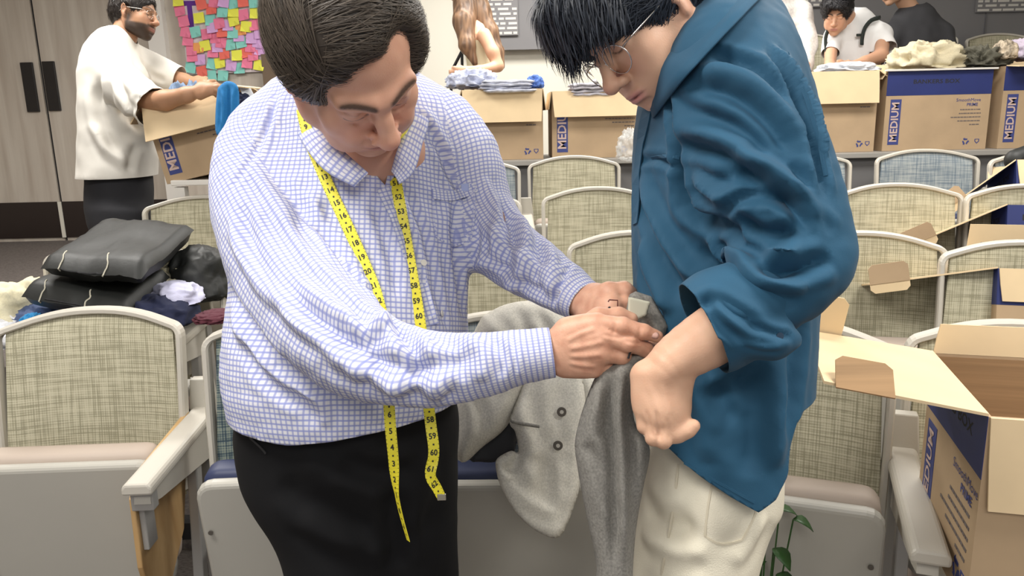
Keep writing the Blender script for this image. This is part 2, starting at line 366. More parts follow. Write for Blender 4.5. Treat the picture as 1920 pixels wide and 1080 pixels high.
# ================================================================ auditorium seats
def outline(w, zt, zb, rc=.038, arch=.052, inset=0):
    """gently arched seat back outline, from bottom left over the top to bottom right"""
    hw = w/2-inset; pts = [(-hw*.97, zb), (-hw*.99, zb+.2)]
    f = lambda x: zt-inset-arch*(abs(x)/(w/2))**2.2
    zc = f(hw-rc)
    for i in range(6):
        a = math.pi-math.pi/2.3*i/5; pts.append((-hw+rc+rc*math.cos(a), zc-rc+rc*math.sin(a)))
    for i in range(1, 14):
        x = -hw+rc+(2*hw-2*rc)*i/14; pts.append((x, f(x)))
    for i in range(5, -1, -1):
        a = math.pi/2.3*i/5; pts.append((hw-rc+rc*math.cos(a), zc-rc+rc*math.sin(a)))
    pts += [(hw*.99, zb+.2), (hw*.97, zb)]; return pts
def make_seat(name, fabric, edge, label):
    t = thing(name, label, 'auditorium seat')
    lean = lambda z: (z-.45)*.16
    curve = lambda x: -.045*(abs(x)/.25)**2
    # frame bar swept along the outline
    pts = outline(.50, TOP, .40); mb = MB(); k = len(pts); V = []
    for i, (x, z) in enumerate(pts):
        a = np.array(pts[max(0, i-1)]); b = np.array(pts[min(k-1, i+1)]); tt = (b-a)/np.linalg.norm(b-a); nn = np.array([tt[1], -tt[0]])
        y = lean(z)+curve(x)
        for u, yy in ((0, -.006), (.004, -.012), (.013, -.012), (.017, -.006), (.017, .022), (0, .022)):
            V.append((x+nn[0]*u, y+yy, z+nn[1]*u))
    F = [(i*6+j, i*6+(j+1) % 6, (i+1)*6+(j+1) % 6, (i+1)*6+j) for i in range(k-1) for j in range(6)]+[(0, 1, 2, 3, 4, 5), tuple((k-1)*6+j for j in range(6))[::-1]]
    recalc(mb.add(V, F).build('back_frame', m_frame, t, smooth=False))
    # fabric panel: grid clipped to the outline by column
    ip = outline(.50, TOP, .40, inset=.014); xs_ = np.linspace(-.235, .235, 29); V = []; F = []
    px = np.array([p[0] for p in ip]); pz = np.array([p[1] for p in ip]); nr = 14
    for x in xs_:
        zt = np.interp(x, px, pz) if True else 0
        for j in range(nr):
            z = .38+(zt-.38)*j/(nr-1); e = min(1, (.235-abs(x))/.03)*min(1, (zt-z)/.03+.0)
            V.append((x, lean(z)+curve(x)+.004-.009*e, z))
    for i in range(28):
        for j in range(nr-1): a = i*nr+j; F.append((a, a+nr, a+nr+1, a+1))
    n0 = len(V); V += [(x, y+.02, z) for x, y, z in V]; F += [tuple(i+n0 for i in f[::-1]) for f in list(F)]
    o = MB().add(V, F).build('back_panel', fabric, t, smooth=True); recalc(o)
    # folded-up seat shell
    poly = []
    W, H, r = .455, .40, .05
    for cx, cz, a0 in ((W/2-r, -H/2+r*1.6, -90), (W/2-r*.8, H/2-r*.8, 0), (-W/2+r*.8, H/2-r*.8, 90), (-W/2+r, -H/2+r*1.6, 180)):
        rr = r*1.6 if cz < 0 else r*.8
        cxx = (W/2-rr)*(1 if cx > 0 else -1)
        for i in range(5):
            a = math.radians(a0+90*i/4); poly.append((cxx+rr*math.cos(a), cz+rr*math.sin(a)))
    R = rotm(math.radians(9), 0, 0); c = np.array([0, -.175, .345])
    mb = MB(); mb.prism(poly, c, R@np.array([1, 0, 0]), R@np.array([0, 0, 1]), R@np.array([0, .035, 0]))
    recalc(mb.build('seat_shell', m_pan, t, bevel=.012, seg=3, smooth=False))
    poly2 = [(x*.97, z*.97+.010) for x, z in poly]
    mb = MB(); mb.prism(poly2, c+R@np.array([0, .03, .008]), R@np.array([1, 0, 0]), R@np.array([0, 0, 1]), R@np.array([0, .07, 0]))
    recalc(mb.build('seat_cushion', edge, t, bevel=.02, seg=3, smooth=True))
    for sx in (-1, 1): MB().disc(c+R@np.array([sx*.205, -.003, .07]), R@np.array([0, -1, 0]), .006, .003).build('bolt', m_bolt, t)
    # arm, upright and beam on the seat's right-hand gap (image right)
    ax = .275
    mb = MB(); prof = [(-.034, 0), (-.034, .018), (-.026, .028), (.026, .028), (.034, .018), (.034, 0)]
    mb.prism(prof, (ax, .04, .572), (1, 0, 0), (0, 0, 1), (0, -.44, -.015)); recalc(mb.build('armrest', m_frame, t, bevel=.006))
    mb = MB(); mb.prism([(.03, 0), (-.37, -.012), (-.38, -.045), (-.32, -.06), (.03, -.11)], (ax-.018, 0, .572), (0, 1, 0), (0, 0, 1), (.036, 0, 0)); recalc(mb.build('arm_bracket', m_grey, t))
    mb = MB(); mb.box((ax, .02, .30), (.05, .05, .58)); mb.box((ax, -.10, .30), (.028, .035, .42), rotm(math.radians(-8), 0, 0)); mb.build('upright', m_steel, t, bevel=.004)
    mb = MB(); mb.prism([(-.04, 0), (.04, 0), (.028, .12), (-.028, .12)], (ax, .03, .56), (1, 0, 0), (0, 0, 1), (0, .03, 0)); recalc(mb.build('back_bracket', m_grey, t, bevel=.004))
    mb = MB(); mb.box((0, .03, .24), (.55, .05, .05)); mb.box((ax, -.02, .012), (.06, .26, .024)); mb.build('beam', m_dark, t)
    return t
def tablet_for(t):
    """folded wooden writing tablet hanging on the arm"""
    mb = MB(); poly = [(.0, .60), (-.31, .575), (-.36, .53), (-.365, .36), (-.33, .22), (-.29, .19), (-.12, .32), (-.06, .47)]
    mb.prism(poly, (.236, 0, 0), (0, 1, 0), (0, 0, 1), (.013, 0, 0)); o = recalc(mb.build('writing_tablet', m_ply, t, bevel=.003)); o['label'] = 'folded wooden writing tablet'
    mb = MB(); mb.box((.256, -.325, .475), (.014, .05, .16)); mb.box((.272, -.36, .535), (.05, .03, .055)); mb.build('hinge_bracket', m_steel, t, bevel=.003)
    mb = MB()
    for yy in (-.313, -.337): MB().disc((.2495, yy, .415), (-1, 0, 0), .004, .002, 8).build('bolt', m_bolt, t)

ROWN = ['front row', 'second row', 'third row', 'fourth row']
protos = {}
def seat(row, px, py, yaw, kind, label, tab=False):
    fab, edge = {'g': (f_green, m_beige), 'b': (f_blue, m_navyedge), 't': (f_teal, m_navyedge)}[kind]
    p = atz(px, py, TIER[row]+TOP-.005) if row < 4 else at(px, py, 6.35)
    if kind not in protos:
        o = make_seat('auditorium_seat', fab, edge, label); protos[kind] = o
    else: o = dup_tree(protos[kind])
    o['label'] = label; o['group'] = 'auditorium seats'
    z = TIER[row] if row < 4 else p[2]-TOP
    dy = (TOP-.45)*.16
    R = np.array([-math.sin(yaw), math.cos(yaw)])
    o.location = (p[0]-R[0]*dy, p[1]-R[1]*dy, z); o.rotation_euler = (0, 0, yaw)
    if tab: tablet_for(o)
    return o
rad = math.radians
# kinds of dup must exist before tablets are added, so the tablet seats come last
S = seat
S(0, 572, 588, rad(3), 't', 'dark blue woven seat in the front row behind the older man')
S(0, 955, 588, rad(-2), 'b', 'blue woven seat in the front row under the draped grey jacket')
S(0, 1466, 598, rad(-20), 'g', 'green woven seat in the front row right of the young man in blue')
e1 = S(0, 1925, 607, rad(-20), 'g', 'green woven seat in the front row behind the near box')
e5 = S(1, 225, 452, rad(3), 'g', 'seat in the second row buried under the clothes and black bags')
e6 = S(1, 548, 448, rad(2), 'g', 'second row seat mostly hidden behind the older man')
S(1, 878, 446, rad(0), 'g', 'green woven second row seat between the older man and the jacket')
S(1, 1195, 435, rad(-4), 'g', 'green woven second row seat just left of the young man in blue')
S(1, 1620, 436, rad(-14), 'g', 'green woven second row seat with a cardboard tab in front of it')
e2 = S(1, 1932, 454, rad(-20), 'g', 'green woven second row seat at the right edge')
S(2, 380, 368, rad(3), 'g', 'green woven seat behind the pile of black bags')
S(2, 870, 361, rad(0), 'g', 'third row seat whose corner shows beside the checked sleeve')
S(2, 1120, 352, rad(-3), 'g', 'green woven third row seat below the printed boxes')
S(2, 1682, 345, rad(-12), 'g', 'green woven third row seat at the right with a folded tab on its corner')
e3 = S(2, 1936, 347, rad(-18), 'g', 'green woven third row seat behind the dark open flap')
S(3, 885, 301, rad(0), 'b', 'blue woven fourth row seat showing only its right side')
S(3, 1075, 293, rad(-2), 'g', 'green woven fourth row seat in front of the middle boxes')
S(3, 1498, 287, rad(-8), 'b', 'blue woven fourth row seat just right of the blue shirt back')
S(3, 1734, 281, rad(-11), 'b', 'blue woven fourth row seat in front of the navy banded box')
e4 = S(3, 1960, 284, rad(-15), 'b', 'blue woven fourth row seat at the far right edge')
S(0, 176, 580, rad(2), 'g', 'green woven front row seat with a folded wooden tablet at the left', tab=True)

def let_down(o):
    """seat pan unfolded to carry something"""
    for ch in o.children:
        if ch.name.split('.')[0] in ('seat_shell', 'seat_cushion', 'bolt'):
            c = Vector((0, -.05, .36)); ch.matrix_local = Matrix.Translation((0, -.03, .0)) @ Matrix.Translation(c) @ Matrix.Rotation(math.radians(-82), 4, 'X') @ Matrix.Translation(-c) @ Matrix.Translation((0, .125, .165))
for o in (e1, e2, e3, e4, e5, e6): let_down(o)
# seats beyond the counter, on the next raised step
_z = at(1740, 62, 6.35)[2]-TOP
struct(MB().box(((at(1470, 60, 6.3)[0]+4.8)/2, 6.45, _z/2-.004), (4.8-at(1470, 60, 6.3)[0], .9, _z)), 'floor', m_carpet)
S(4, 1868, 62, rad(-8), 'g', 'pale green seat beyond the counter at the far right')
S(4, 1732, 62, rad(-8), 'g', 'seat beyond the counter behind the grey shirt man')
S(4, 1500, 62, rad(-6), 'g', 'pale seat beyond the counter between the white shirt man and the curly-haired man')
# ================================================================ counter
CT_Y = 4.42
ctz = aty(1400, 291, CT_Y)[2]
x0 = aty(880, 300, CT_Y)[0]; x1 = 4.6
t = thing('counter', 'long grey topped counter behind the fourth row carrying the printed boxes', 'counter', ((x0+x1)/2, CT_Y+.35, BACK-.1))
L_ = x1-x0
MB().box((0, 0, ctz-.015-t.location.z), (L_, .75, .03)).build('counter_top', mat('counter_laminate', (.36, .34, .31), .5), t, bevel=.004)
MB().box((0, 0, (ctz-.03-t.location.z)/2), (L_-.04, .66, ctz-.03-t.location.z)).build('front_panel', mat('counter_front', (.17, .165, .165), .6), t)

# ================================================================ moving boxes
unit_ = lambda v: v/np.linalg.norm(v)
def moving_box(label, loc, yaw, w=.46, d=.46, h=.36, flaps=None, blue='', tilt=0, labels='', tabs='', band=.11, name='moving_box', pitch=0, tab_mode=0):
    """open carton: hollow walls, four flaps (angle 0 = up, 90 = out, 180 = folded down), printed band and labels"""
    t = thing(name, label, 'cardboard box', loc, (pitch, tilt, yaw), 'open moving boxes'); T = .005
    mb = MB()
    for c, s in (((0, -d/2+T/2, h/2), (w, T, h)), ((0, d/2-T/2, h/2), (w, T, h)), ((-w/2+T/2, 0, h/2), (T, d-2*T, h)), ((w/2-T/2, 0, h/2), (T, d-2*T, h))): mb.box(c, s)
    mb.build('box_wall', m_card, t); MB().box((0, 0, T/2), (w-.012, d-.012, T)).build('box_bottom', m_card, t)
    mb = MB()
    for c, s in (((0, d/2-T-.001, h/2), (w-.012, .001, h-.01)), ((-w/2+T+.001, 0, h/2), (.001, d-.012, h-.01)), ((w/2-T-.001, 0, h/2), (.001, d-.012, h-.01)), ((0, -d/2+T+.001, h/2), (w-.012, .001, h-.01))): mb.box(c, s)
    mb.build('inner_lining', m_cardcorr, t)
    ax = {'f': ((0, -1, 0), (1, 0, 0), w, -d/2), 'b': ((0, 1, 0), (-1, 0, 0), w, d/2), 'l': ((-1, 0, 0), (0, -1, 0), d, -w/2), 'r': ((1, 0, 0), (0, 1, 0), d, w/2)}
    for k, (ang, ln) in (flaps or {}).items():
        out, along, wd, _ = ax[k]; out, along = np.array(out, float), np.array(along, float)
        half = (d if k in 'fb' else w)/2; a = math.radians(ang)
        hinge = out*half+np.array([0, 0, h]); dr = np.array([0, 0, 1])*math.cos(a)+out*math.sin(a); nrm = np.cross(along, dr)   # nrm points out of the box side when up
        c = .012
        poly = [(-wd/2+.002, 0.0), (wd/2-.002, 0.0), (wd/2-.006, ln*.5), (wd/2-c, ln), (-wd/2+c, ln), (-wd/2+.006, ln*.5)]
        P = [hinge+along*x+dr*y for x, y in poly]; Q = [p-nrm*T*(1 if True else 0) for p in P]
        # outer face (print side) = P if nrm is outward
        outward = 1 if (nrm@out)*math.cos(a)-(nrm[2])*math.sin(a) > 0 else -1
        Q = [p-nrm*outward*T for p in P]; n = len(P)
        o = mesh_obj('flap', P+Q, [tuple(range(n)), tuple(range(n, 2*n))]+[(i, (i+1) % n, n+(i+1) % n, n+i) for i in range(n)], [m_cardin, m_navy if k in blue else m_card], t)
        o.data.polygons[0].material_index = 1; recalc(o)
        if k in tabs:
            # locking tabs folded up from the two long edges near the free end
            for sgn, lift, l1, u0, u1 in (((1, 96, .085, .70, .99), (-1, 150, .075, .56, .93)) if tab_mode == 0 else ((-1, 82, .062, .68, 1.0), (-1, -98, .030, .68, 1.0))):
                e = hinge+along*(-sgn if k == 'l' else sgn)*-1*wd/2 if False else hinge+along*wd/2*(-sgn if (along@np.array([0, -1, 0])) > 0 else sgn)
                so = unit_(e-hinge); inn = -nrm*outward; q = math.radians(lift); d2 = so*math.cos(q)+inn*math.sin(q); A, B = dr*ln*u0, dr*ln*u1; r = .012
                n2 = np.cross(dr, d2); pol = [e+A, e+B, e+B+d2*(l1-r), e+B-dr*r+d2*l1, e+A+dr*r+d2*l1, e+A+d2*(l1-r)]; P2 = pol+[p-n2*T*.6 for p in pol]; m_ = 6
                o2 = mesh_obj('locking_tab', P2, [tuple(range(m_)), tuple(range(m_, 2*m_))]+[(i, (i+1) % m_, m_+(i+1) % m_, m_+i) for i in range(m_)], m_cardcorr if lift == 150 else m_card if lift > 60 and lift != 96 else m_cardin, o); recalc(o2)  # inward-folded tab takes the darker corrugated colour to stand in for its shading
    for side in ('f', 'l'):
        fr = lambda x, z, e=.0012: (np.array([x, -d/2-e, z]) if side == 'f' else np.array([-w/2-e, -x, z]))
        ex = np.array([1, 0, 0]) if side == 'f' else np.array([0, -1, 0]); nn = np.array([0, -1, 0]) if side == 'f' else np.array([-1, 0, 0]); ez = np.array([0, 0, 1])
        W = w if side == 'f' else d
        def plate(mb, x0, z0, x1, z1, th=.001): mb.prism([(x0, z0), (x1, z0), (x1, z1), (x0, z1)], fr(0, 0, .0), ex, ez, nn*th)
        if side.upper() in blue or side in labels:
            if side.upper() in blue:
                mb = MB(); plate(mb, -W/2, h-band, W/2, h); mb.build('printed_band', m_navy, t)
                mb = MB(); text_on(mb, 'BANKERS BOX', fr(-.02, h-band*.45), ex, ez, .032, .02, 1.25); mb.build('lettering', m_dark, t)
            if side in labels:
                hz = h-band-.02 if side.upper() in blue else h-.05
                mb = MB(); x0_ = -W/2+.028; plate(mb, x0_, .035, x0_+.062, hz); mb.build('size_label', m_label, t)
                mb = MB(); text_on(mb, 'MEDIUM', fr(x0_+.031, (.035+hz)/2, .0018), ez, -ex, (hz-.035)*.235, .02); mb.build('lettering', m_pink, t)
                mb = MB(); text_on(mb, 'SmoothMove', fr(W*.29, hz-.012), ex, ez, .026); text_on(mb, 'PRIME', fr(W*.33, hz-.038), ex, ez, .024, .02); mb.build('lettering', m_label, t)
                mb = MB(); rr = random.Random(3)
                for q, (lw_) in enumerate((.12, .125, .17, .13, .06)):
                    z = hz-.068-.021*q; x = W*.42-lw_
                    while x < W*.42-.004:
                        l = min(rr.uniform(.006, .02), W*.42-x); plate(mb, x, z, x+l, z+.006); x += l+.003
                mb.build('small_print', m_print, t, kind='stuff')
                mb = MB()
                for k3 in range(3):
                    a0 = math.radians(90+120*k3); c0 = np.array([W*.30, .045]); R_ = .015
                    p = [c0+R_*np.array([math.cos(a0+s_), math.sin(a0+s_)]) for s_ in (-.75, .55)]
                    dv = (p[1]-p[0]); dn = np.array([-dv[1], dv[0]])/np.linalg.norm(dv)*.0045
                    pp = [p[0]-dn, p[1]-dn, p[1]-2.2*dn, p[1]+dv*.35, p[1]+2.2*dn-dn, p[0]+dn*.6]
                    mb.prism([tuple(v) for v in pp], fr(0, 0, 0), ex, ez, nn*.001)
                sh = [(-.013, .012), (-.013, -.002), (0, -.015), (.013, -.002), (.013, .012), (.009, .009), (.009, 0), (0, -.009), (-.009, 0), (-.009, .009)]
                mb.prism([(W*.41+a_, .046+b_) for a_, b_ in sh], fr(0, 0, 0), ex, ez, nn*.001)
                mb.prism([(W*.41+a_, .046+b_) for a_, b_ in [(-.013, .012), (-.009, .009), (.009, .009), (.013, .012)]], fr(0, 0, 0), ex, ez, nn*.001)
                mb.build('recycling_mark', m_label, t)
    return t
def place_front(pxl, pxr, pyb, y, h=None, yaw=0):
    a = aty(pxl, pyb, y); b = aty(pxr, pyb, y); return (a[0]+b[0])/2, b[0]-a[0]
BXY = CT_Y+.06
def counter_box(label, pxl, pxr, ytop, yaw, **k):
    cx, w_ = place_front(pxl, pxr, 288, BXY); h_ = aty((pxl+pxr)/2, ytop, BXY)[2]-ctz
    o = moving_box(label, (cx, BXY+.24, ctz+.001), yaw, w=w_, d=.44, h=h_, **k); return o
cb1 = counter_box('open box with hanging front flap between the two men, blue patterned shirts on top', 868, 1018, 168, rad(1), flaps={'f': (163, .19), 'b': (110, .16), 'r': (172, .12), 'l': (165, .12)}, labels='f')
cb2 = counter_box('open box with hanging front flap below the young man\'s face', 1036, 1204, 170, rad(0), flaps={'f': (158, .155), 'b': (110, .15), 'l': (172, .10)}, labels='f')
cb3 = counter_box('open box with hanging front flap in front of the curly-haired man', 1500, 1640, 134, rad(0), flaps={'f': (165, .185), 'b': (110, .15), 'r': (125, .14)}, labels='f')
cb4 = counter_box('navy banded box with pale rim heaped with cream clothes', 1656, 1850, 132, rad(0), flaps={'b': (60, .12), 'l': (150, .05)}, blue='F', labels='f', band=.135)
mb = MB(); _w = cb4.children[0].dimensions
bpy.context.view_layer.update()
cw, ch = place_front(1656, 1850, 288, BXY)[1], aty(1753, 132, BXY)[2]-ctz
MB().box((0, -.225, ch+.004), (cw+.03, .035, .01)).build('folded_rim', m_white, cb4, bevel=.002)
cb5 = counter_box('navy banded box cut off by the right edge of the picture', 1872, 2060, 122, rad(0), flaps={'f': (95, .10), 'b': (60, .12)}, blue='F', labels='f', band=.135)

# left man's tilted box on a small stand
tb = aty(330, 338, 3.35)
lb = moving_box('tilted open box that the bearded man in white is filling', (aty(392, 328, 3.5)[0], 3.66, aty(392, 328, 3.5)[2]), rad(-6), w=.37, d=.34, h=.36, tilt=rad(-12), flaps={'f': (155, .185), 'l': (128, .11), 'b': (100, .12), 'r': (110, .12)}, labels='f')
# stand under it
bz = lb.location.z
st = thing('table', 'narrow pale table under the tilted box by the bearded man', 'table', (lb.location.x+.06, 3.72, TIER[3]))
hh = bz-.012-TIER[3]-.02
MB().box((.02, 0, hh-.0), (.50, .48, .024)).build('table_top', m_white, st, bevel=.004)
for sx, sy in ((-.2, -.2), (.24, -.2), (-.2, .2), (.24, .2)): MB().box((sx, sy, hh/2-.01), (.045, .045, hh-.02)).build('leg', m_white, st)

# boxes standing on the seats at the right
def corner_box(label, px, py, ztop, yaw, h, w=.46, d=.46, pitch=0, edge_on=None, llen=.2, flaps=None, **k):
    """placed by the near-left top corner; may sit tipped back on the seat"""
    c = atz(px, py, ztop); R = np.array(Matrix.Rotation(yaw, 3, 'Z') @ Matrix.Rotation(pitch, 3, 'X')); o = c-R@np.array([-w/2, -d/2, h]); flaps = dict(flaps or {})
    if edge_on is not None:
        q = R.T@(CP-o)-np.array([-w/2, 0, h]); flaps['l'] = (math.degrees(math.atan2(-q[0], q[2]))+edge_on, llen)
    return moving_box(label, tuple(o), yaw, w=w, d=d, h=h, flaps=flaps, pitch=pitch, **k)
nb = corner_box('large open box in the near right corner with one long flap reaching left', 1854, 782, .87, rad(-15), .36, w=.42, d=.35, flaps={'l': (82, .252), 'f': (178, .16), 'b': (8, .06), 'r': (100, .2)}, blue='Ll', labels='l', tabs='l', band=.11)
b8 = corner_box('second box from the front at the right edge, dark grey cloth in it', 1872, 503, aty(1872, 503, 2.28)[2], rad(-17), .33, w=.40, d=.40, flaps={'f': (176, .10), 'b': (-10, .17)}, blue='LFl', tabs='l', pitch=rad(-13), edge_on=1.5, llen=.36, tab_mode=1)
b9 = corner_box('third box from the front at the right edge, its flap seen edge-on', 1890, 384, aty(1890, 384, 2.95)[2], rad(-17), .33, w=.40, d=.40, flaps={'b': (40, .1)}, blue='LFl', tabs='l', pitch=rad(-14), edge_on=1.5, llen=.40, tab_mode=1)
b10 = corner_box('dark topped box at the right edge of the fourth row', 1906, 300, aty(1906, 300, 3.3)[2], rad(-17), .33, w=.40, d=.40, flaps={'f': (176, .13), 'b': (20, .1)}, blue='LFl', tabs='l', pitch=rad(-20), edge_on=-5, llen=.36, tab_mode=1)
m_skin = colmat('skin', .48, sss=.12, bump=.25, bscale=420, spec=.35)
m_hair = colmat('hair', .45, bump=0, spec=.35)
m_metal = mat('glasses_metal', (.62, .58, .54), .25, metal=1)
m_glass = bpy.data.materials.new('lens_glass'); m_glass.use_nodes = True
_b = m_glass.node_tree.nodes['Principled BSDF']; _b.inputs['Transmission Weight'].default_value = 1; _b.inputs['Roughness'].default_value = .02; _b.inputs['IOR'].default_value = 1.03; _b.inputs['Base Color'].default_value = (1, 1, 1, 1)
m_nail = mat('nail', (.72, .45, .38), .3)
def make_head(t, c, fwd, up, skin, h=.0025, hv=None, scale=1.0, hairfn=None, haircol=(.03, .025, .02), cap=None, **kw):
    """returns world verts, faces, colours of the head; builds hair as a child of t"""
    v = head_vol(**(hv or {})); V, Q = v.mesh(h, 1); C = head_color(V, skin, **kw); R = frame(fwd, up)
    W = lambda P: np.array(c)+scale*(np.asarray(P)@R.T)
    return W(V), Q, C, W, R
def body_join(t, parts, name='body', label=None):
    """one skin mesh from finely and coarsely sampled pieces"""
    Vs, Fs, Cs, n = [], [], [], 0
    for V, T, C in parts:
        T = tri(T); Vs.append(V); Fs.append(T+n); Cs.append(C if np.ndim(C) == 2 else np.tile(C, (len(V), 1))); n += len(V)
    o = mesh_obj(name, np.concatenate(Vs), np.concatenate(Fs), m_skin, t, True, True); set_col(o, np.concatenate(Cs))
    return o
def skin_noise(V, C, amp=.10, sc=60, seed=0):
    f = np.array([noise.noise(Vector(v*sc)+Vector((seed, 0, 0))) for v in V]); C = np.array(C, float)
    if C.ndim == 1: C = np.tile(C, (len(V), 1))
    return np.clip(C*(1+amp*f[:, None]*np.array([.6, 1, 1.1])), 0, 1)
def hand(v, wrist, knuckles, fingers, rad_k, thumb=None, k=.006, palm_k=.014, rw=.022, back=None):
    """wrist point, four knuckle points, fingers = list of joint point lists after the knuckle; everything in world space"""
    wrist = np.array(wrist); kn = [np.array(q) for q in knuckles]
    side = nrm(kn[-1]-kn[0]); n = len(kn)
    for i, q in enumerate(kn):
        wp = wrist+side*(i-(n-1)/2)*rw*.55
        v.rc(wp, q, rw*.62, rad_k[i]*1.10, k=palm_k)
    for i in range(n-1): v.rc(wrist*.25+kn[i]*.75, wrist*.25+kn[i+1]*.75, rad_k[i], rad_k[i+1], k=palm_k)
    for i, f in enumerate(fingers):
        pts = [kn[i]]+[np.array(q) for q in f]; m = len(pts); r0 = rad_k[i]
        rs = [r0*(1.0-.11*j) for j in range(m)]; v.line(pts, rs, k=k*.5 if i else k*.5)
        for j in range(m-1): v.ell(pts[j], [rs[j]*1.08]*3, k=.003)
    if thumb is not None:
        pts = [np.array(q) for q in thumb]; v.line(pts, [.0145, .0125, .0108, .0095][:len(pts)], k=.008)
def hairy(t, W, R, capV, capQ, base, tip, sets, seed=1, name='hair', scale=1.0):
    """cap mesh (head frame) plus locks; sets = list of dicts for hair_strands"""
    rnd = random.Random(seed); T = tri(capQ); bv = bvh_of(capV, T); Nn = normals(capV, T)
    Vs = [capV]; Fs = [tuple(int(i) for i in q) for q in T]; n = len(capV)
    sh = np.array([.5+.5*noise.noise(Vector(v*np.array([90, 90, 90]))) for v in capV])*.5; Cs = [sh]
    for s in sets:
        idx = [i for i in range(len(capV)) if s['mask'](capV[i], Nn[i])]
        if not idx: continue
        pick = [rnd.choice(idx) for _ in range(s['n'])]
        roots = [capV[i]+Nn[i]*.0005 for i in pick]; dirs = [np.array(s['dir'](capV[i]))+np.array([rnd.gauss(0, s.get('mess', .15)) for _ in range(3)]) for i in pick]
        V, F, C = hair_strands(bv, roots, dirs, s.get('nseg', 6), s['seg'], s.get('w', .0007), s.get('lift', .004), s.get('droop', 0), rnd, s.get('curl', 0), s.get('zdown'))
        Vs.append(V); Fs += [tuple(i+n for i in f) for f in F]; n += len(V); Cs.append(C)
    V = W(np.concatenate(Vs)); C = np.concatenate(Cs)[:, None]; col = np.array(base)*(1-C)+np.array(tip)*C
    o = mesh_obj(name, V, Fs, m_hair, t, True, True); set_col(o, col); return o
def glasses(t, W, r=.023, sep=.033, y=.098, z=-.002, mm=None):
    mb = MB(); lenses = []
    for s in (-1, 1):
        ring = [W([(s*sep+r*math.cos(a), y-(.006 if s*math.cos(a) > 0 else 0)*abs(math.cos(a)), z+r*.92*math.sin(a))])[0] for a in np.linspace(0, 2*math.pi, 28, endpoint=False)]
        mb.tube(ring, .0009, 6, closed=True); dv = nrm(W([(0, 1, 0)])[0]-W([(0, 0, 0)])[0])
        lenses.append(MB().add(ring+[r_+.0006*dv for r_ in ring], [tuple(range(28)), tuple(range(28, 56))[::-1]]+[(i, (i+1) % 28, 28+(i+1) % 28, 28+i) for i in range(28)]))
        mb.tube(list(W([(s*(sep+r), y-.006, z+.008), (s*.076, y-.020, z+.010), (s*.081, .03, z+.010), (s*.083, -.012, z+.012), (s*.081, -.03, z-.012)])), .0010, 6)
    mb.tube(list(W([(-(sep-r), y, z+.004), (0, y+.004, z+.008), (sep-r, y, z+.004)])), .0011, 6)
    g = mb.build('glasses', mm or m_metal, t, smooth=True, wld=True); recalc(g)
    for l_ in lenses: recalc(l_.build('lens', m_glass, g, wld=True))
    return g
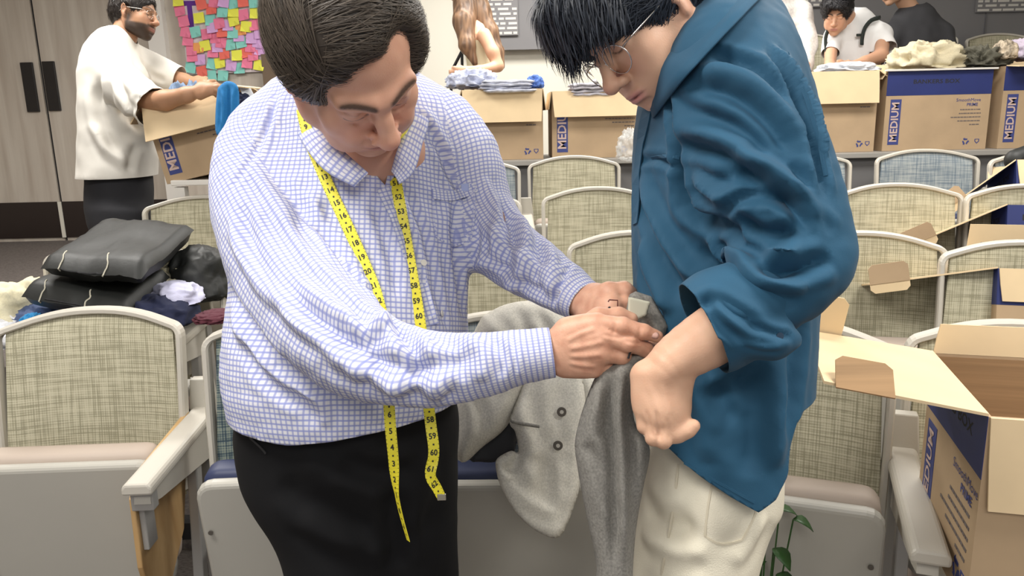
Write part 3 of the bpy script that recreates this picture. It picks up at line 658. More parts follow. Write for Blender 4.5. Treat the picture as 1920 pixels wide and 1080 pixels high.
# ================================================================ sculpting tools: blended volumes -> surface nets
def nrm(v): v = np.asarray(v, float); return v/(np.linalg.norm(v)+1e-12)
class Vol:
    def __init__(s): s.P = []
    def add(s, fn, lo, hi, k=.01, op='u', tag=0): s.P.append((fn, np.minimum(lo, hi), np.maximum(lo, hi), k, op, tag)); return s
    def rc(s, a, b, ra, rb, k=.01, op='u', tag=0):
        a = np.array(a, float); b = np.array(b, float); d = b-a; dd = d@d+1e-12; m = max(ra, rb)
        def fn(p):
            q = p-a; t = np.clip((q@d)/dd, 0, 1)
            return np.sqrt(np.maximum(((q-t[..., None]*d)**2).sum(-1), 1e-12))-(ra+(rb-ra)*t)
        return s.add(fn, np.minimum(a, b)-m, np.maximum(a, b)+m, k, op, tag)
    def line(s, pts, rs, k=.01, op='u', tag=0):
        for i in range(len(pts)-1): s.rc(pts[i], pts[i+1], rs[i], rs[i+1], k, op, tag)
        return s
    def ell(s, c, r, R=None, k=.01, op='u', tag=0):
        c = np.array(c, float); r = np.array(r, float); m = r.max()
        def fn(p):
            q = p-c
            if R is not None: q = q@R          # columns of R are the ellipsoid's axes
            k0 = np.sqrt(((q/r)**2).sum(-1)+1e-12); k1 = np.sqrt(((q/(r*r))**2).sum(-1)+1e-12)
            return k0*(k0-1)/k1
        return s.add(fn, c-m, c+m, k, op, tag)
    def chain(s, ch, k=.02, op='u', tag=0):
        m = max(ch.rx.max(), ch.ry.max())*1.05
        return s.add(ch, ch.C.min(0)-m, ch.C.max(0)+m, k, op, tag)
    def half(s, c, n, lo, hi, k=.004, op='s'):
        c = np.array(c); n = nrm(n); return s.add(lambda p: -((p-c)@n), np.array(lo), np.array(hi), k, op)
    def field(s, p):
        F = np.full(p.shape[:-1], 1e3)
        for fn, lo, hi, k, op, tag in s.P: F = comb(F, fn.dist(p) if isinstance(fn, Chain) else fn(p), k, op)
        return F
    def mesh(s, h, smooth=1, trunc=None):
        U = [q for q in s.P if q[4] == 'u']
        lo = np.min([q[1] for q in U], 0)-4*h; hi = np.max([q[2] for q in U], 0)+4*h
        n = np.ceil((hi-lo)/h).astype(int)+1
        F = np.full(n, 1.0, np.float64)
        for fn, l, u, k, op, tag in s.P:
            mrg = k+3*h
            i0 = np.clip(np.floor((l-mrg-lo)/h).astype(int), 0, n-1); i1 = np.clip(np.ceil((u+mrg-lo)/h).astype(int)+1, 1, n)
            if (i1 <= i0).any(): continue
            gx, gy, gz = [lo[a]+h*np.arange(i0[a], i1[a]) for a in range(3)]
            p = np.empty((len(gx), len(gy), len(gz), 3)); p[..., 0] = gx[:, None, None]; p[..., 1] = gy[None, :, None]; p[..., 2] = gz[None, None, :]
            sl = (slice(i0[0], i1[0]), slice(i0[1], i1[1]), slice(i0[2], i1[2]))
            if isinstance(fn, Chain):
                D = np.full(p.shape[:-1], 1.0)
                for i in range(len(fn.C)-1):
                    m = max(fn.rx[i], fn.ry[i], fn.rx[i+1], fn.ry[i+1])+k+3*h
                    a = np.minimum(fn.C[i], fn.C[i+1])-m; b = np.maximum(fn.C[i], fn.C[i+1])+m
                    j0 = np.clip(np.floor((a-lo)/h).astype(int)-i0, 0, D.shape); j1 = np.clip(np.ceil((b-lo)/h).astype(int)+1-i0, 0, D.shape)
                    if (j1 <= j0).any(): continue
                    q = (slice(j0[0], j1[0]), slice(j0[1], j1[1]), slice(j0[2], j1[2]))
                    D[q] = np.minimum(D[q], fn.seg(i, p[q])[0])
                F[sl] = comb(F[sl], D, k, op)
            else: F[sl] = comb(F[sl], fn(p), k, op)
        V, Q = nets(F, lo, h)
        return relax(V, Q, smooth), Q
def comb(a, b, k, op):
    if op == 'u':
        h = np.clip(.5+.5*(b-a)/k, 0, 1); return b+(a-b)*h-k*h*(1-h)
    h = np.clip(.5-.5*(b+a)/k, 0, 1); return a+(-b-a)*h+k*h*(1-h)
def nets(F, lo, h):
    s = F < 0; c = np.zeros(tuple(np.array(F.shape)-1), np.int8)
    for dx in (0, 1):
        for dy in (0, 1):
            for dz in (0, 1): c += s[dx:s.shape[0]-1+dx, dy:s.shape[1]-1+dy, dz:s.shape[2]-1+dz]
    ids = np.argwhere((c > 0) & (c < 8)); idx = np.full(c.shape, -1, np.int64); idx[tuple(ids.T)] = np.arange(len(ids))
    acc = np.zeros((len(ids), 3)); cnt = np.zeros(len(ids))
    cor = [np.array(q) for q in ((0, 0, 0), (1, 0, 0), (0, 1, 0), (1, 1, 0), (0, 0, 1), (1, 0, 1), (0, 1, 1), (1, 1, 1))]
    for a in range(8):
        for b in range(a+1, 8):
            if np.abs(cor[a]-cor[b]).sum() != 1: continue
            fa = F[tuple((ids+cor[a]).T)]; fb = F[tuple((ids+cor[b]).T)]; m = (fa < 0) != (fb < 0)
            t = fa[m]/(fa[m]-fb[m]); acc[m] += cor[a]+t[:, None]*(cor[b]-cor[a]); cnt[m] += 1
    V = lo+h*(ids+acc/cnt[:, None]); Q = []
    for ax in range(3):
        o1, o2 = (ax+1) % 3, (ax+2) % 3
        A = np.moveaxis(s, ax, 0); ch = A[:-1] != A[1:]; ch = np.moveaxis(ch, 0, ax)
        e = np.argwhere(ch); e = e[(e[:, o1] > 0) & (e[:, o2] > 0) & (e[:, o1] < c.shape[o1]) & (e[:, o2] < c.shape[o2])]
        d1 = np.zeros(3, int); d1[o1] = 1; d2 = np.zeros(3, int); d2[o2] = 1
        q = np.stack([idx[tuple((e-d1-d2).T)], idx[tuple((e-d2).T)], idx[tuple(e.T)], idx[tuple((e-d1).T)]], 1)
        fl = s[tuple(e.T)]; q[~fl] = q[~fl][:, ::-1]; Q.append(q)
    return V, np.concatenate(Q)
def relax(V, Q, n, w=.5):
    for _ in range(n):
        A = np.zeros_like(V); C = np.zeros(len(V))
        for i in range(4):
            j = (i+1) % 4
            np.add.at(A, Q[:, i], V[Q[:, j]]); np.add.at(C, Q[:, i], 1); np.add.at(A, Q[:, j], V[Q[:, i]]); np.add.at(C, Q[:, j], 1)
        V = V*(1-w)+w*A/C[:, None]
    return V
def tri(Q): return np.concatenate([Q[:, [0, 1, 2]], Q[:, [0, 2, 3]]]) if Q.shape[1] == 4 else Q
def clip(V, T, g):
    """keep the part of a triangle mesh where g <= 0, with a clean cut edge"""
    T = tri(T); gi = g[T] <= 0; n = gi.sum(1); out = [T[n == 3]]; nv = [V]; cnt = len(V)
    for want in (1, 2):
        S = T[n == want]; m = gi[n == want]
        if not len(S): continue
        odd = np.argmax(m if want == 1 else ~m, 1); r = np.arange(len(S))
        a, b, c = S[r, odd], S[r, (odd+1) % 3], S[r, (odd+2) % 3]
        def cut(p, q):
            t = g[p]/(g[p]-g[q]); return V[p]+(V[q]-V[p])*t[:, None]
        ab = cut(a, b); ac = cut(a, c); iab = cnt+np.arange(len(S)); iac = iab+len(S); nv += [ab, ac]; cnt += 2*len(S)
        if want == 1: out.append(np.stack([a, iab, iac], 1))
        else: out += [np.stack([iab, b, c], 1), np.stack([iab, c, iac], 1)]
    V = np.concatenate(nv); T = np.concatenate(out)
    # weld identical cut points, drop unused
    key = np.round(V*1e5).astype(np.int64); _, ii, inv = np.unique(key, axis=0, return_index=True, return_inverse=True); inv = inv.reshape(-1)
    V = V[ii]; T = inv[T]; T = T[(T[:, 0] != T[:, 1]) & (T[:, 1] != T[:, 2]) & (T[:, 0] != T[:, 2])]
    u = np.unique(T); mp = np.full(len(V), -1); mp[u] = np.arange(len(u)); return V[u], mp[T]
def normals(V, T):
    T = tri(T); fn = np.cross(V[T[:, 1]]-V[T[:, 0]], V[T[:, 2]]-V[T[:, 0]]); N = np.zeros_like(V)
    for i in range(3): np.add.at(N, T[:, i], fn)
    return N/(np.linalg.norm(N, axis=1)[:, None]+1e-12)
def smooth_step(x, a, b): t = np.clip((x-a)/(b-a), 0, 1); return t*t*(3-2*t)
def catmull(P, n):
    P = np.asarray(P, float); out = []
    for i in range(len(P)-1):
        p0 = P[max(i-1, 0)]; p1 = P[i]; p2 = P[i+1]; p3 = P[min(i+2, len(P)-1)]
        for j in range(n):
            t = j/n; out.append(.5*((2*p1)+(-p0+p2)*t+(2*p0-5*p1+4*p2-p3)*t*t+(-p0+3*p1-3*p2+p3)*t**3))
    out.append(P[-1]); return np.array(out)
class Chain:
    """limb or trunk: stations with centre, two half-widths and a side direction"""
    def __init__(s, st, side, sub=3, cap=.35):
        A = np.array([list(c)+[rx, ry] for c, rx, ry in st]); A = catmull(A, sub); s.C = A[:, :3]; s.rx = A[:, 3]; s.ry = A[:, 4]; s.cap = cap
        side = np.asarray(side, float); n = len(s.C); s.X = np.zeros((n, 3)); s.Y = np.zeros((n, 3)); s.T = np.zeros((n, 3))
        for i in range(n):
            t = nrm(s.C[min(i+1, n-1)]-s.C[max(i-1, 0)]); x = nrm(side-t*(side@t)); s.T[i] = t; s.X[i] = x; s.Y[i] = np.cross(t, x)
        s.L = np.concatenate([[0], np.cumsum(np.linalg.norm(np.diff(s.C, axis=0), axis=1))])
    def seg(s, i, p):
        d = s.C[i+1]-s.C[i]; dd = d@d; q = p-s.C[i]; tr = (q@d)/dd; t = np.clip(tr, 0, 1)
        r = q-t[..., None]*d; X = nrm(s.X[i]+s.X[i+1]); Y = nrm(s.Y[i]+s.Y[i+1]); D = nrm(d)
        x = r@X; y = r@Y; e = r@D
        rx = s.rx[i]+(s.rx[i+1]-s.rx[i])*t; ry = s.ry[i]+(s.ry[i+1]-s.ry[i])*t; rz = np.minimum(rx, ry)*s.cap
        inner = (i > 0) & (tr < 0) | (i < len(s.C)-2) & (tr > 1); rz = np.where(inner, np.minimum(rx, ry), rz)
        k0 = np.sqrt((x/rx)**2+(y/ry)**2+(e/rz)**2+1e-12); k1 = np.sqrt((x/rx**2)**2+(y/ry**2)**2+(e/rz**2)**2+1e-12)
        return np.where(k0 > .15, k0*(k0-1)/k1, -np.minimum(rx, ry)), t
    def dist(s, p):
        D = np.full(p.shape[:-1], 1.0)
        for i in range(len(s.C)-1): D = np.minimum(D, s.seg(i, p)[0])
        return D
    def soft(s, p, sig=.035, step=.012):
        """smooth coordinates: length along, arc length around"""
        if not hasattr(s, 'S'):
            n = max(2, int(s.L[-1]/step)); l = np.linspace(0, s.L[-1], n); ip = lambda A: np.stack([np.interp(l, s.L, A[:, k]) for k in range(A.shape[1])], 1)
            st = s.L[-1]/(n-1); C = ip(s.C); X = ip(s.X); Y = ip(s.Y); rx = np.interp(l, s.L, s.rx); ry = np.interp(l, s.L, s.ry)
            e = int(.25/st); a = np.arange(-e, 0); b = np.arange(1, e+1)
            T0 = nrm(s.C[1]-s.C[0]); T1 = nrm(s.C[-1]-s.C[-2])
            C = np.concatenate([s.C[0]+T0*(a*st)[:, None], C, s.C[-1]+T1*(b*st)[:, None]]); pad = lambda A: np.concatenate([np.repeat(A[:1], e, 0), A, np.repeat(A[-1:], e, 0)])
            s.S = (C, pad(X), pad(Y), pad(rx), pad(ry), np.concatenate([a*st, l, s.L[-1]+b*st]))
            th = np.linspace(-math.pi, math.pi, 361); mx, my = s.rx.mean(), s.ry.mean(); da = np.sqrt((mx*np.sin(th))**2+(my*np.cos(th))**2); arc = np.concatenate([[0], np.cumsum((da[1:]+da[:-1])/2*(th[1]-th[0]))]); s.arc = (th, arc-arc[180], arc[-1])
        C, X, Y, rx, ry, l = s.S
        d2 = (p**2).sum(1)[:, None]+(C**2).sum(1)[None]-2*p@C.T; d2 -= d2.min(1)[:, None]; w = np.exp(-d2/(2*sig*sig)); w /= w.sum(1)[:, None]
        q = p-w@C; x = (q*(w@X)).sum(1)/(w@rx); y = (q*(w@Y)).sum(1)/(w@ry)
        return w@l, np.arctan2(y, x)
def set_uv(o, chains, names=None, V=None, shift=(0, 0), scale=1.0):
    """UV in metres along / around the nearest chain; each face takes one chain so seams fall where pieces are sewn"""
    me = o.data; n = len(me.vertices); P = np.empty(n*3, np.float32); me.vertices.foreach_get('co', P); P = P.reshape(-1, 3).astype(float)
    if V is not None: P = V
    L = np.empty(len(me.loops), np.int32); me.loops.foreach_get('vertex_index', L); nf = len(me.polygons); k = len(L)//nf; T = L.reshape(nf, k)
    D = []; U = []
    for c in chains:
        l, a = c.soft(P, getattr(c, 'sig', .045)); D.append(c.dist(P)+getattr(c, 'bias', 0)+(c.mask(P) if hasattr(c, 'mask') else 0)); U.append((l, np.interp(a, c.arc[0], c.arc[1]), c.arc[2]))
    D = np.array(D); who = np.argmin(D[:, T].mean(-1), 0)
    uv = np.zeros((nf, k, 2))
    for i, (l, a, m) in enumerate(U):
        f = who == i; A = a[T[f]]; A0 = A[:, :1]; A = np.where(A-A0 > m/2, A-m, A); A = np.where(A-A0 < -m/2, A+m, A)
        uv[f, :, 0] = l[T[f]]; uv[f, :, 1] = A
    ly = me.uv_layers.new(name='UVMap'); ly.data.foreach_set('uv', (uv*scale).astype(np.float32).ravel())
def set_col(o, C):
    me = o.data; a = me.color_attributes.new('Col', 'FLOAT_COLOR', 'POINT'); D = np.ones((len(me.vertices), 4), np.float32); D[:, :3] = C; a.data.foreach_set('color', D.ravel())
def bvh_of(V, T): return BVHTree.FromPolygons([tuple(v) for v in V], [tuple(int(i) for i in t) for t in T])
def cast(bv, px, py):
    v = nrm(at(px, py, 1)-CP); h = bv.ray_cast(Vector(CP), Vector(v)); return None if h[0] is None else np.array(h[0])
def seg_dist(P, pl):
    """distance from points to polyline, and parameter 0..1 along it"""
    best = np.full(len(P), 1e9); par = np.zeros(len(P)); n = len(pl)-1
    for i in range(n):
        d = pl[i+1]-pl[i]; q = P-pl[i]; t = np.clip((q@d)/(d@d+1e-12), 0, 1); r = np.linalg.norm(q-t[:, None]*d, axis=1); m = r < best; best[m] = r[m]; par[m] = (i+t[m])/n
    return best, par
def folds(V, T, fl, bv=None, amp=1.0):
    """press creases / raise ridges along lines drawn on the cloth: (pixel polyline, half-width m, height m)"""
    N = normals(V, T); bv = bv or bvh_of(V, T); D = np.zeros(len(V))
    for pl, wd, ht in fl:
        pts = [cast(bv, x, y) for x, y in catmull(pl, 4)]; pts = [p for p in pts if p is not None]
        if len(pts) < 2: continue
        pts = np.array(pts); d, t = seg_dist(V, pts); e = np.minimum(1, np.minimum(t, 1-t)*5+.02)
        q = d/wd; D += ht*amp*e*(np.exp(-q*q)-.45*np.exp(-(q-1.9)**2*1.2))
    return V+N*D[:, None]
def noise_disp(V, T, amp, scale, seed=0, aniso=None, ridged=False):
    N = normals(V, T); A = np.asarray(aniso if aniso is not None else np.eye(3)); Q = (V@A)*scale+seed*7.3
    f = np.array([noise.noise(Vector(q)) for q in Q])
    if ridged: f = 1-2*np.abs(f)*1.6
    return V+N*(amp*f)[:, None]
def soldify(o, t, off=-1):
    m = o.modifiers.new('thick', 'SOLIDIFY'); m.thickness = t; m.offset = off; return o

# ---------------------------------------------------------------- head
def skin_cols(skin):
    s = np.array(skin); return s
def head_vol(W=1.0, brow=1.0, nose=1.0, jaw=1.0, cheek=1.0, ears=True, noseup=0, age=0):
    """local frame: +Y face forward, +Z up, +X the head's right; origin mid skull"""
    v = Vol()
    v.ell((0, -.012, .032), (.074*W, .096, .086), k=.02)
    v.ell((0, -.055, .0), (.060*W, .050, .058), k=.03)
    v.ell((0, .026, -.025), (.060*W, .066, .080), k=.025)
    for s in (-1, 1):
        v.rc((s*.052*W*jaw, -.005, -.045), (s*.046*W*jaw, .012, -.072), .020, .018, k=.03)
        v.rc((s*.046*W*jaw, .012, -.072), (s*.014, .066, -.099), .018, .016, k=.03)
        v.ell((s*.038*W, .060, -.030), (.022*cheek, .022, .022), k=.025)
        v.ell((s*.030, .066, -.062), (.022*cheek, .020, .022), k=.025)
        v.rc((s*.012, .090, .023), (s*.044*W, .076, .026), .0085*brow, .0065*brow, k=.016)
    v.ell((0, .075, -.101), (.018, .014, .013), k=.02)
    for s in (-1, 1): v.ell((s*.031, .094, .004), (.016, .013, .010), k=.014, op='s')
    for s in (-1, 1):
        v.ell((s*.0315, .0755, .001), (.0165, .0135, .0115), k=.005)
        v.rc((s*.018, .083, -.012), (s*.040, .073, -.014), .0035, .003, k=.010)
    v.line([(0, .089, .016), (0, .100, -.008), (0, .1145*1, -.029+noseup)], [.0075*nose, .0085*nose, .0115*nose], k=.010)
    v.ell((0, .1165, -.033+noseup), (.0115*nose, .0105, .0100), k=.008)
    for s in (-1, 1): v.ell((s*.0135*nose, .1035, -.037+noseup), (.0078, .0105, .0078), k=.006)
    for s in (-1, 1): v.ell((s*.0068*nose, .108, -.0455+noseup), (.0034, .0055, .0035), k=.003, op='s')
    v.ell((0, .080, -.068), (.030, .020, .022), k=.018)
    v.ell((0, .0965, -.0625), (.0225, .0085, .0048), k=.006); v.ell((0, .0945, -.0735), (.0195, .0095, .0058), k=.006)
    v.ell((0, .108, -.0678), (.0245, .0105, .0013), k=.0025, op='s')
    v.ell((0, .0955, -.084), (.014, .005, .004), k=.010, op='s')
    if age:
        for s in (-1, 1):
            v.line([(s*.019, .106, -.034), (s*.027, .097, -.048), (s*.034, .085, -.066)], [.0022, .0026, .002], k=.006, op='s')
            v.ell((s*.034, .083, -.046), (.014, .012, .016), k=.012); v.ell((s*.040, .060, -.078), (.020, .022, .018), k=.02)
            v.line([(s*.018, .088, -.010), (s*.030, .087, -.0165), (s*.042, .078, -.014)], [.0012]*3, k=.004, op='s')
            v.line([(s*.006, .106, .030), (s*.005, .103, .012)], [.0010]*2, k=.004, op='s')
            v.line([(s*.020, .082, .015), (s*.034, .085, .0125), (s*.046, .074, .006)], [.004]*3, k=.006)
        for zz, yy in ((.047, .101), (.060, .098)): v.line([(-.04, yy-.014, zz), (0, yy, zz+.002), (.04, yy-.014, zz)], [.0009]*3, k=.004, op='s')
        v.ell((0, .060, -.115), (.026, .024, .018), k=.02)
    if ears:
        for s in (-1, 1):
            R = rotm(rad(-10), rad(s*14), rad(s*-22))
            v.ell((s*.079*W, -.012, -.004), (.0075, .0185, .031), R, k=.006)
            v.ell((s*.088*W, -.008, .002), (.0070, .0115, .019), R, k=.004, op='s')
            v.ell((s*.077*W, -.004, -.030), (.006, .009, .010), R, k=.006)
            v.ell((s*.080*W, .004, -.006), (.004, .005, .007), R, k=.004)
    return v
def head_color(V, skin, lips=(.50, .20, .17), brow=None, beard=None, beard_lo=-.045, brow_w=1.0, red=.12, lash=(.05, .035, .03)):
    C = np.tile(np.array(skin, float), (len(V), 1)); x, y, z = V.T; ax = np.abs(x)
    def mixc(m, c): nonlocal C; C = C*(1-m[:, None])+np.array(c)*m[:, None]
    mixc(red*np.exp(-((ax-.036)/.02)**2-((z+.028)/.02)**2)*(y > .03), (.60, .20, .15)); mixc(red*1.2*np.exp(-(ax/.014)**2-((z+.032)/.012)**2)*(y > .09), (.62, .20, .15))
    mixc(red*np.exp(-((ax-.08)/.012)**2)*(y < .02), (.65, .25, .18))
    if beard is not None:
        m = smooth_step(-z, -beard_lo, -beard_lo+.012)*smooth_step(y, -.012, .006)
        m = np.maximum(m, np.exp(-((z+.052)/.007)**2)*(y > .06)*(ax < .034))
        m = np.maximum(m, np.exp(-((y-.012)/.014)**2)*(ax > .05)*smooth_step(-z, -.02, .03))
        m *= 1-.85*np.exp(-(ax/.022)**2-((z+.068)/.009)**2)*(y > .08); mixc(np.clip(m, 0, 1)*.93, beard)
    L = np.exp(-((ax/.023)**4)-((z+.068)/.0088)**4)*(y > .080); mixc(np.clip(L, 0, 1)*.85, lips)
    mixc(np.exp(-(ax/.023)**4-((z+.0678)/.0014)**2)*(y > .078)*.8, (.16, .05, .04))
    if brow is not None:
        t = np.clip((ax-.010)/.042, 0, 1); zc = .0255+.006*np.sin(t*2.4); m = np.exp(-((z-zc)/(.0048*brow_w*(1-.4*t)))**2)*smooth_step(ax, .006, .014)*(1-smooth_step(ax, .048, .056))*(y > .04); mixc(np.clip(m*1.25, 0, .92), brow)
    zl = -.0045+14*(ax-.031)**2; m = np.exp(-((z-zl)/.0013)**2)*(np.abs(ax-.031) < .0165)*(y > .05); mixc(m*.9, lash)
    m = np.exp(-((z-.011)/.0012)**2)*(np.abs(ax-.031) < .015)*(y > .05); mixc(m*.45, np.array(skin)*.5)
    return C
def frame(fwd, up):
    y = nrm(fwd); z = nrm(np.asarray(up)-y*(np.asarray(up)@y)); x = np.cross(y, z); return np.stack([x, y, z], 1)
def hair_strands(bv, roots, dirs, nseg, seg, w, lift, droop=0, rnd=None, curl=0, zdown=None, fan=None):
    """flat tapered locks that start on the hair cap and run over it; all in the head's frame"""
    V = []; F = []; C = []
    for p, d in zip(roots, dirs):
        p = Vector(p); d = Vector(d).normalized(); ln = seg*rnd.uniform(.7, 1.3); wd = w*rnd.uniform(.6, 1.3); base = len(V); lf = lift*rnd.uniform(.2, 1.2)
        cu = rnd.uniform(-curl, curl); sh = rnd.uniform(0, 1)
        for i in range(nseg+1):
            hit = bv.find_nearest(p); n = hit[1] if hit[0] is not None else Vector((0, 0, 1))
            q = p
            if hit[0] is not None and droop < 1:
                dist = (p-hit[0]).dot(n); tgt = lf*(i/nseg)**.7+.001
                q = p+n*(tgt-dist) if (dist < tgt or droop == 0) else p
            s = d.cross(n); s = s.normalized() if s.length > 1e-6 else Vector((1, 0, 0))
            ww = wd*(1-(i/nseg)**2*.9)
            V += [tuple(q-s*ww), tuple(q+n*ww*.5), tuple(q+s*ww)]; C += [sh]*3
            if i < nseg:
                b = base+i*3; F += [(b, b+1, b+4, b+3), (b+1, b+2, b+5, b+4)]
            d = (d+s*cu+Vector((0, 0, -droop*.3 if zdown is None else 0))); 
            if zdown is not None: d = d+Vector(zdown)*droop*.3
            d = d-n*d.dot(n)*(.85 if droop < .5 else .2); d.normalize(); p = q+d*ln
    return np.array(V), F, np.array(C)
# ================================================================ the older man with the tape measure
A = at
SK1 = (.63, .345, .235)
t1 = thing('person', 'older man in checked shirt bending over with a yellow tape round his neck', 'person', tuple(A(655, 800, 1.42)*np.array([1, 1, 0])))
sd = nrm(np.array([.95, .28, .05]))
tor = Chain([(A(668, 150, 1.45), .085, .060), (A(668, 190, 1.44), .150, .085), (A(668, 245, 1.43), .192, .110), (A(672, 330, 1.42), .205, .128), (A(670, 430, 1.40), .205, .142), (A(662, 540, 1.385), .208, .155), (A(655, 640, 1.375), .215, .165),
             (A(652, 720, 1.375), .213, .165), (A(652, 790, 1.385), .198, .155), (A(652, 850, 1.39), .19, .15)], sd)
armR = Chain([(A(512, 262, 1.41), .075, .075), (A(488, 330, 1.38), .090, .085), (A(505, 430, 1.32), .092, .088), (A(560, 535, 1.25), .088, .085), (A(630, 625, 1.18), .080, .078), (A(705, 672, 1.14), .066, .066), (A(800, 692, 1.12), .056, .056), (A(900, 684, 1.105), .047, .048), (A(985, 668, 1.10), .038, .040), (A(1042, 660, 1.10), .036, .037)], CU)
armL = Chain([(A(815, 240, 1.47), .07, .07), (A(862, 300, 1.46), .078, .072), (A(892, 390, 1.44), .070, .070), (A(935, 455, 1.40), .064, .066), (A(995, 500, 1.34), .055, .057), (A(1050, 535, 1.29), .045, .047), (A(1100, 569, 1.25), .036, .038)], CU)
v = Vol(); v.chain(tor, k=.03); v.chain(armR, k=.035); v.chain(armL, k=.035)
v.rc(A(655, 205, 1.45), A(520, 275, 1.42), .06, .07, k=.06); v.rc(A(700, 190, 1.46), A(810, 250, 1.47), .055, .065, k=.06)
V, Q = v.mesh(.0052, 2)
# cut: hem, cuffs, neck opening
hem = lambda P: np.interp(P[:, 0], [A(455, 745, 1.4)[0], A(560, 800, 1.3)[0], A(700, 806, 1.25)[0], A(850, 752, 1.35)[0]], [A(455, 750, 1.4)[2], A(560, 800, 1.3)[2], A(700, 806, 1.25)[2], A(850, 752, 1.35)[2]])
def near(P, c, r): return np.linalg.norm(P-c, axis=1) < r
V, T = clip(V, Q, hem(V)-V[:, 2])
cR = A(1035, 660, 1.10); dR = nrm(A(1042, 660, 1.10)-A(985, 668, 1.10)); V, T = clip(V, T, np.where(near(V, cR, .12), (V-cR)@dR, -.1))
cL = A(1097, 567, 1.25); dL = nrm(A(1100, 569, 1.25)-A(1050, 535, 1.29)); V, T = clip(V, T, np.where(near(V, cL, .12), (V-cL)@dL, -.1))
# open collar: V running down to the top closed button
a3, b3, c3 = (np.array(q, float) for q in ((604, 200), (750, 230), (722, 348)))
def neckcut(P):
    q = proj(P); x, y, d = q.T
    def side(p, r): return ((x-p[0])*(r[1]-p[1])-(y-p[1])*(r[0]-p[0]))/np.linalg.norm(r-p)
    e = np.maximum(side(a3, b3)*-1*0-1e3, -1e3)
    s1 = side(a3, c3); s2 = -side(b3, c3)
    g = np.minimum(s1, s2)            # positive inside wedge
    g = np.where((y < 352) & (y > 80) & (d < 1.5), g, -50)
    top = np.linalg.norm(P-A(672, 150, 1.44), axis=1)
    return np.maximum(g*.001, .078-top)
V, T = clip(V, T, neckcut(V))
bv_shirt = bvh_of(V, T)
fl = [
 # upper arm and elbow folds of the near sleeve
 ([(470, 300), (520, 390), (580, 480), (650, 560)], .011, .005), ([(430, 420), (480, 510), (560, 600), (640, 650)], .014, .006), ([(415, 500), (460, 590), (540, 680)], .013, -.006),
 ([(520, 330), (590, 420), (660, 510), (705, 560)], .010, -.006), ([(560, 520), (640, 590), (700, 615), (740, 600)], .012, .007), ([(540, 560), (620, 625), (690, 655)], .010, -.006),
 ([(660, 560), (690, 620), (700, 690), (680, 735)], .011, -.006), ([(700, 590), (735, 640), (745, 700), (735, 750)], .011, .007), ([(745, 600), (775, 650), (785, 710), (775, 755)], .010, -.005), ([(780, 628), (815, 670), (825, 720), (812, 755)], .010, .006),
 ([(840, 628), (862, 670), (868, 720)], .009, -.0045), ([(880, 628), (905, 665), (905, 720)], .009, .0045), ([(925, 630), (945, 665), (940, 710)], .008, -.004), ([(600, 650), (680, 700), (770, 725), (860, 710)], .013, .006), ([(640, 640), (720, 680), (800, 690), (900, 665)], .010, -.005),
 # shoulder seam and yoke
 ([(520, 160), (505, 230), (470, 300), (430, 360)], .006, -.0035), ([(455, 380), (470, 470), (520, 560)], .012, -.005), ([(600, 330), (590, 420), (620, 500), (680, 570)], .012, .004),
 # torso drapes
 ([(440, 580), (470, 650), (540, 720), (640, 760)], .014, .006), ([(455, 640), (500, 710), (580, 760)], .011, -.006), ([(560, 700), (600, 760), (610, 800)], .010, .004), ([(740, 350), (780, 450), (800, 560), (815, 620)], .007, .0035), ([(760, 350), (800, 450), (822, 560), (840, 620)], .007, -.003),
 ([(860, 360), (855, 440), (860, 520), (870, 600)], .012, -.006), ([(700, 380), (730, 470), (745, 560)], .010, -.004), ([(820, 260), (850, 330), (880, 380)], .010, -.005), ([(790, 200), (830, 260), (860, 340)], .009, .004), ([(880, 380), (890, 440), (885, 500)], .010, -.006),
 # far sleeve
 ([(905, 330), (930, 400), (925, 470), (895, 500)], .011, .006), ([(940, 370), (960, 430), (945, 500), (920, 530)], .010, -.006), ([(970, 400), (990, 450), (975, 510), (955, 545)], .010, .006), ([(1005, 430), (1015, 480), (1000, 530)], .009, -.005), ([(1035, 470), (1040, 510), (1020, 560)], .008, .004), ([(900, 420), (960, 470), (1040, 520)], .010, .005),
 ([(905, 470), (960, 520), (1040, 560)], .010, -.005),
 # cuff seams
 ([(960, 630), (966, 665), (962, 712)], .004, -.004), ([(1072, 492), (1052, 530), (1035, 575)], .004, -.004), ([(655, 800), (700, 798), (760, 790)], .003, -.001)]
V = folds(V, T, fl, bv_shirt, 1.8); V = noise_disp(V, T, .0022, 22, 1); V = noise_disp(V, T, .0010, 60, 2)
m_ging = gingham('blue_check_cloth', .0078, (.72, .72, .765), (.20, .24, .58), (.27, .30, .58), lw=.34)
sh1 = mesh_obj('shirt', V, T, m_ging, t1, True, True); armR.bias = .012; tor.sig = .12; _pn = nrm(np.cross(A(885, 480, 1.42)-A(838, 205, 1.46), CF)); _pn = _pn if _pn@CR > 0 else -_pn; _pc = A(838, 205, 1.46); armL.mask = lambda P: np.where(np.linalg.norm(P-A(1040, 660, 1.1), axis=1) < .30, 0, np.where((P-_pc)@_pn > 0, np.where(armL.dist(P) < .03, -.3, 0), .5)); armL.bias = .03; set_uv(sh1, [tor, armR, armL], V=V); soldify(sh1, .0012)
bv_shirt = bvh_of(V, T); shirtVT = (V, T)
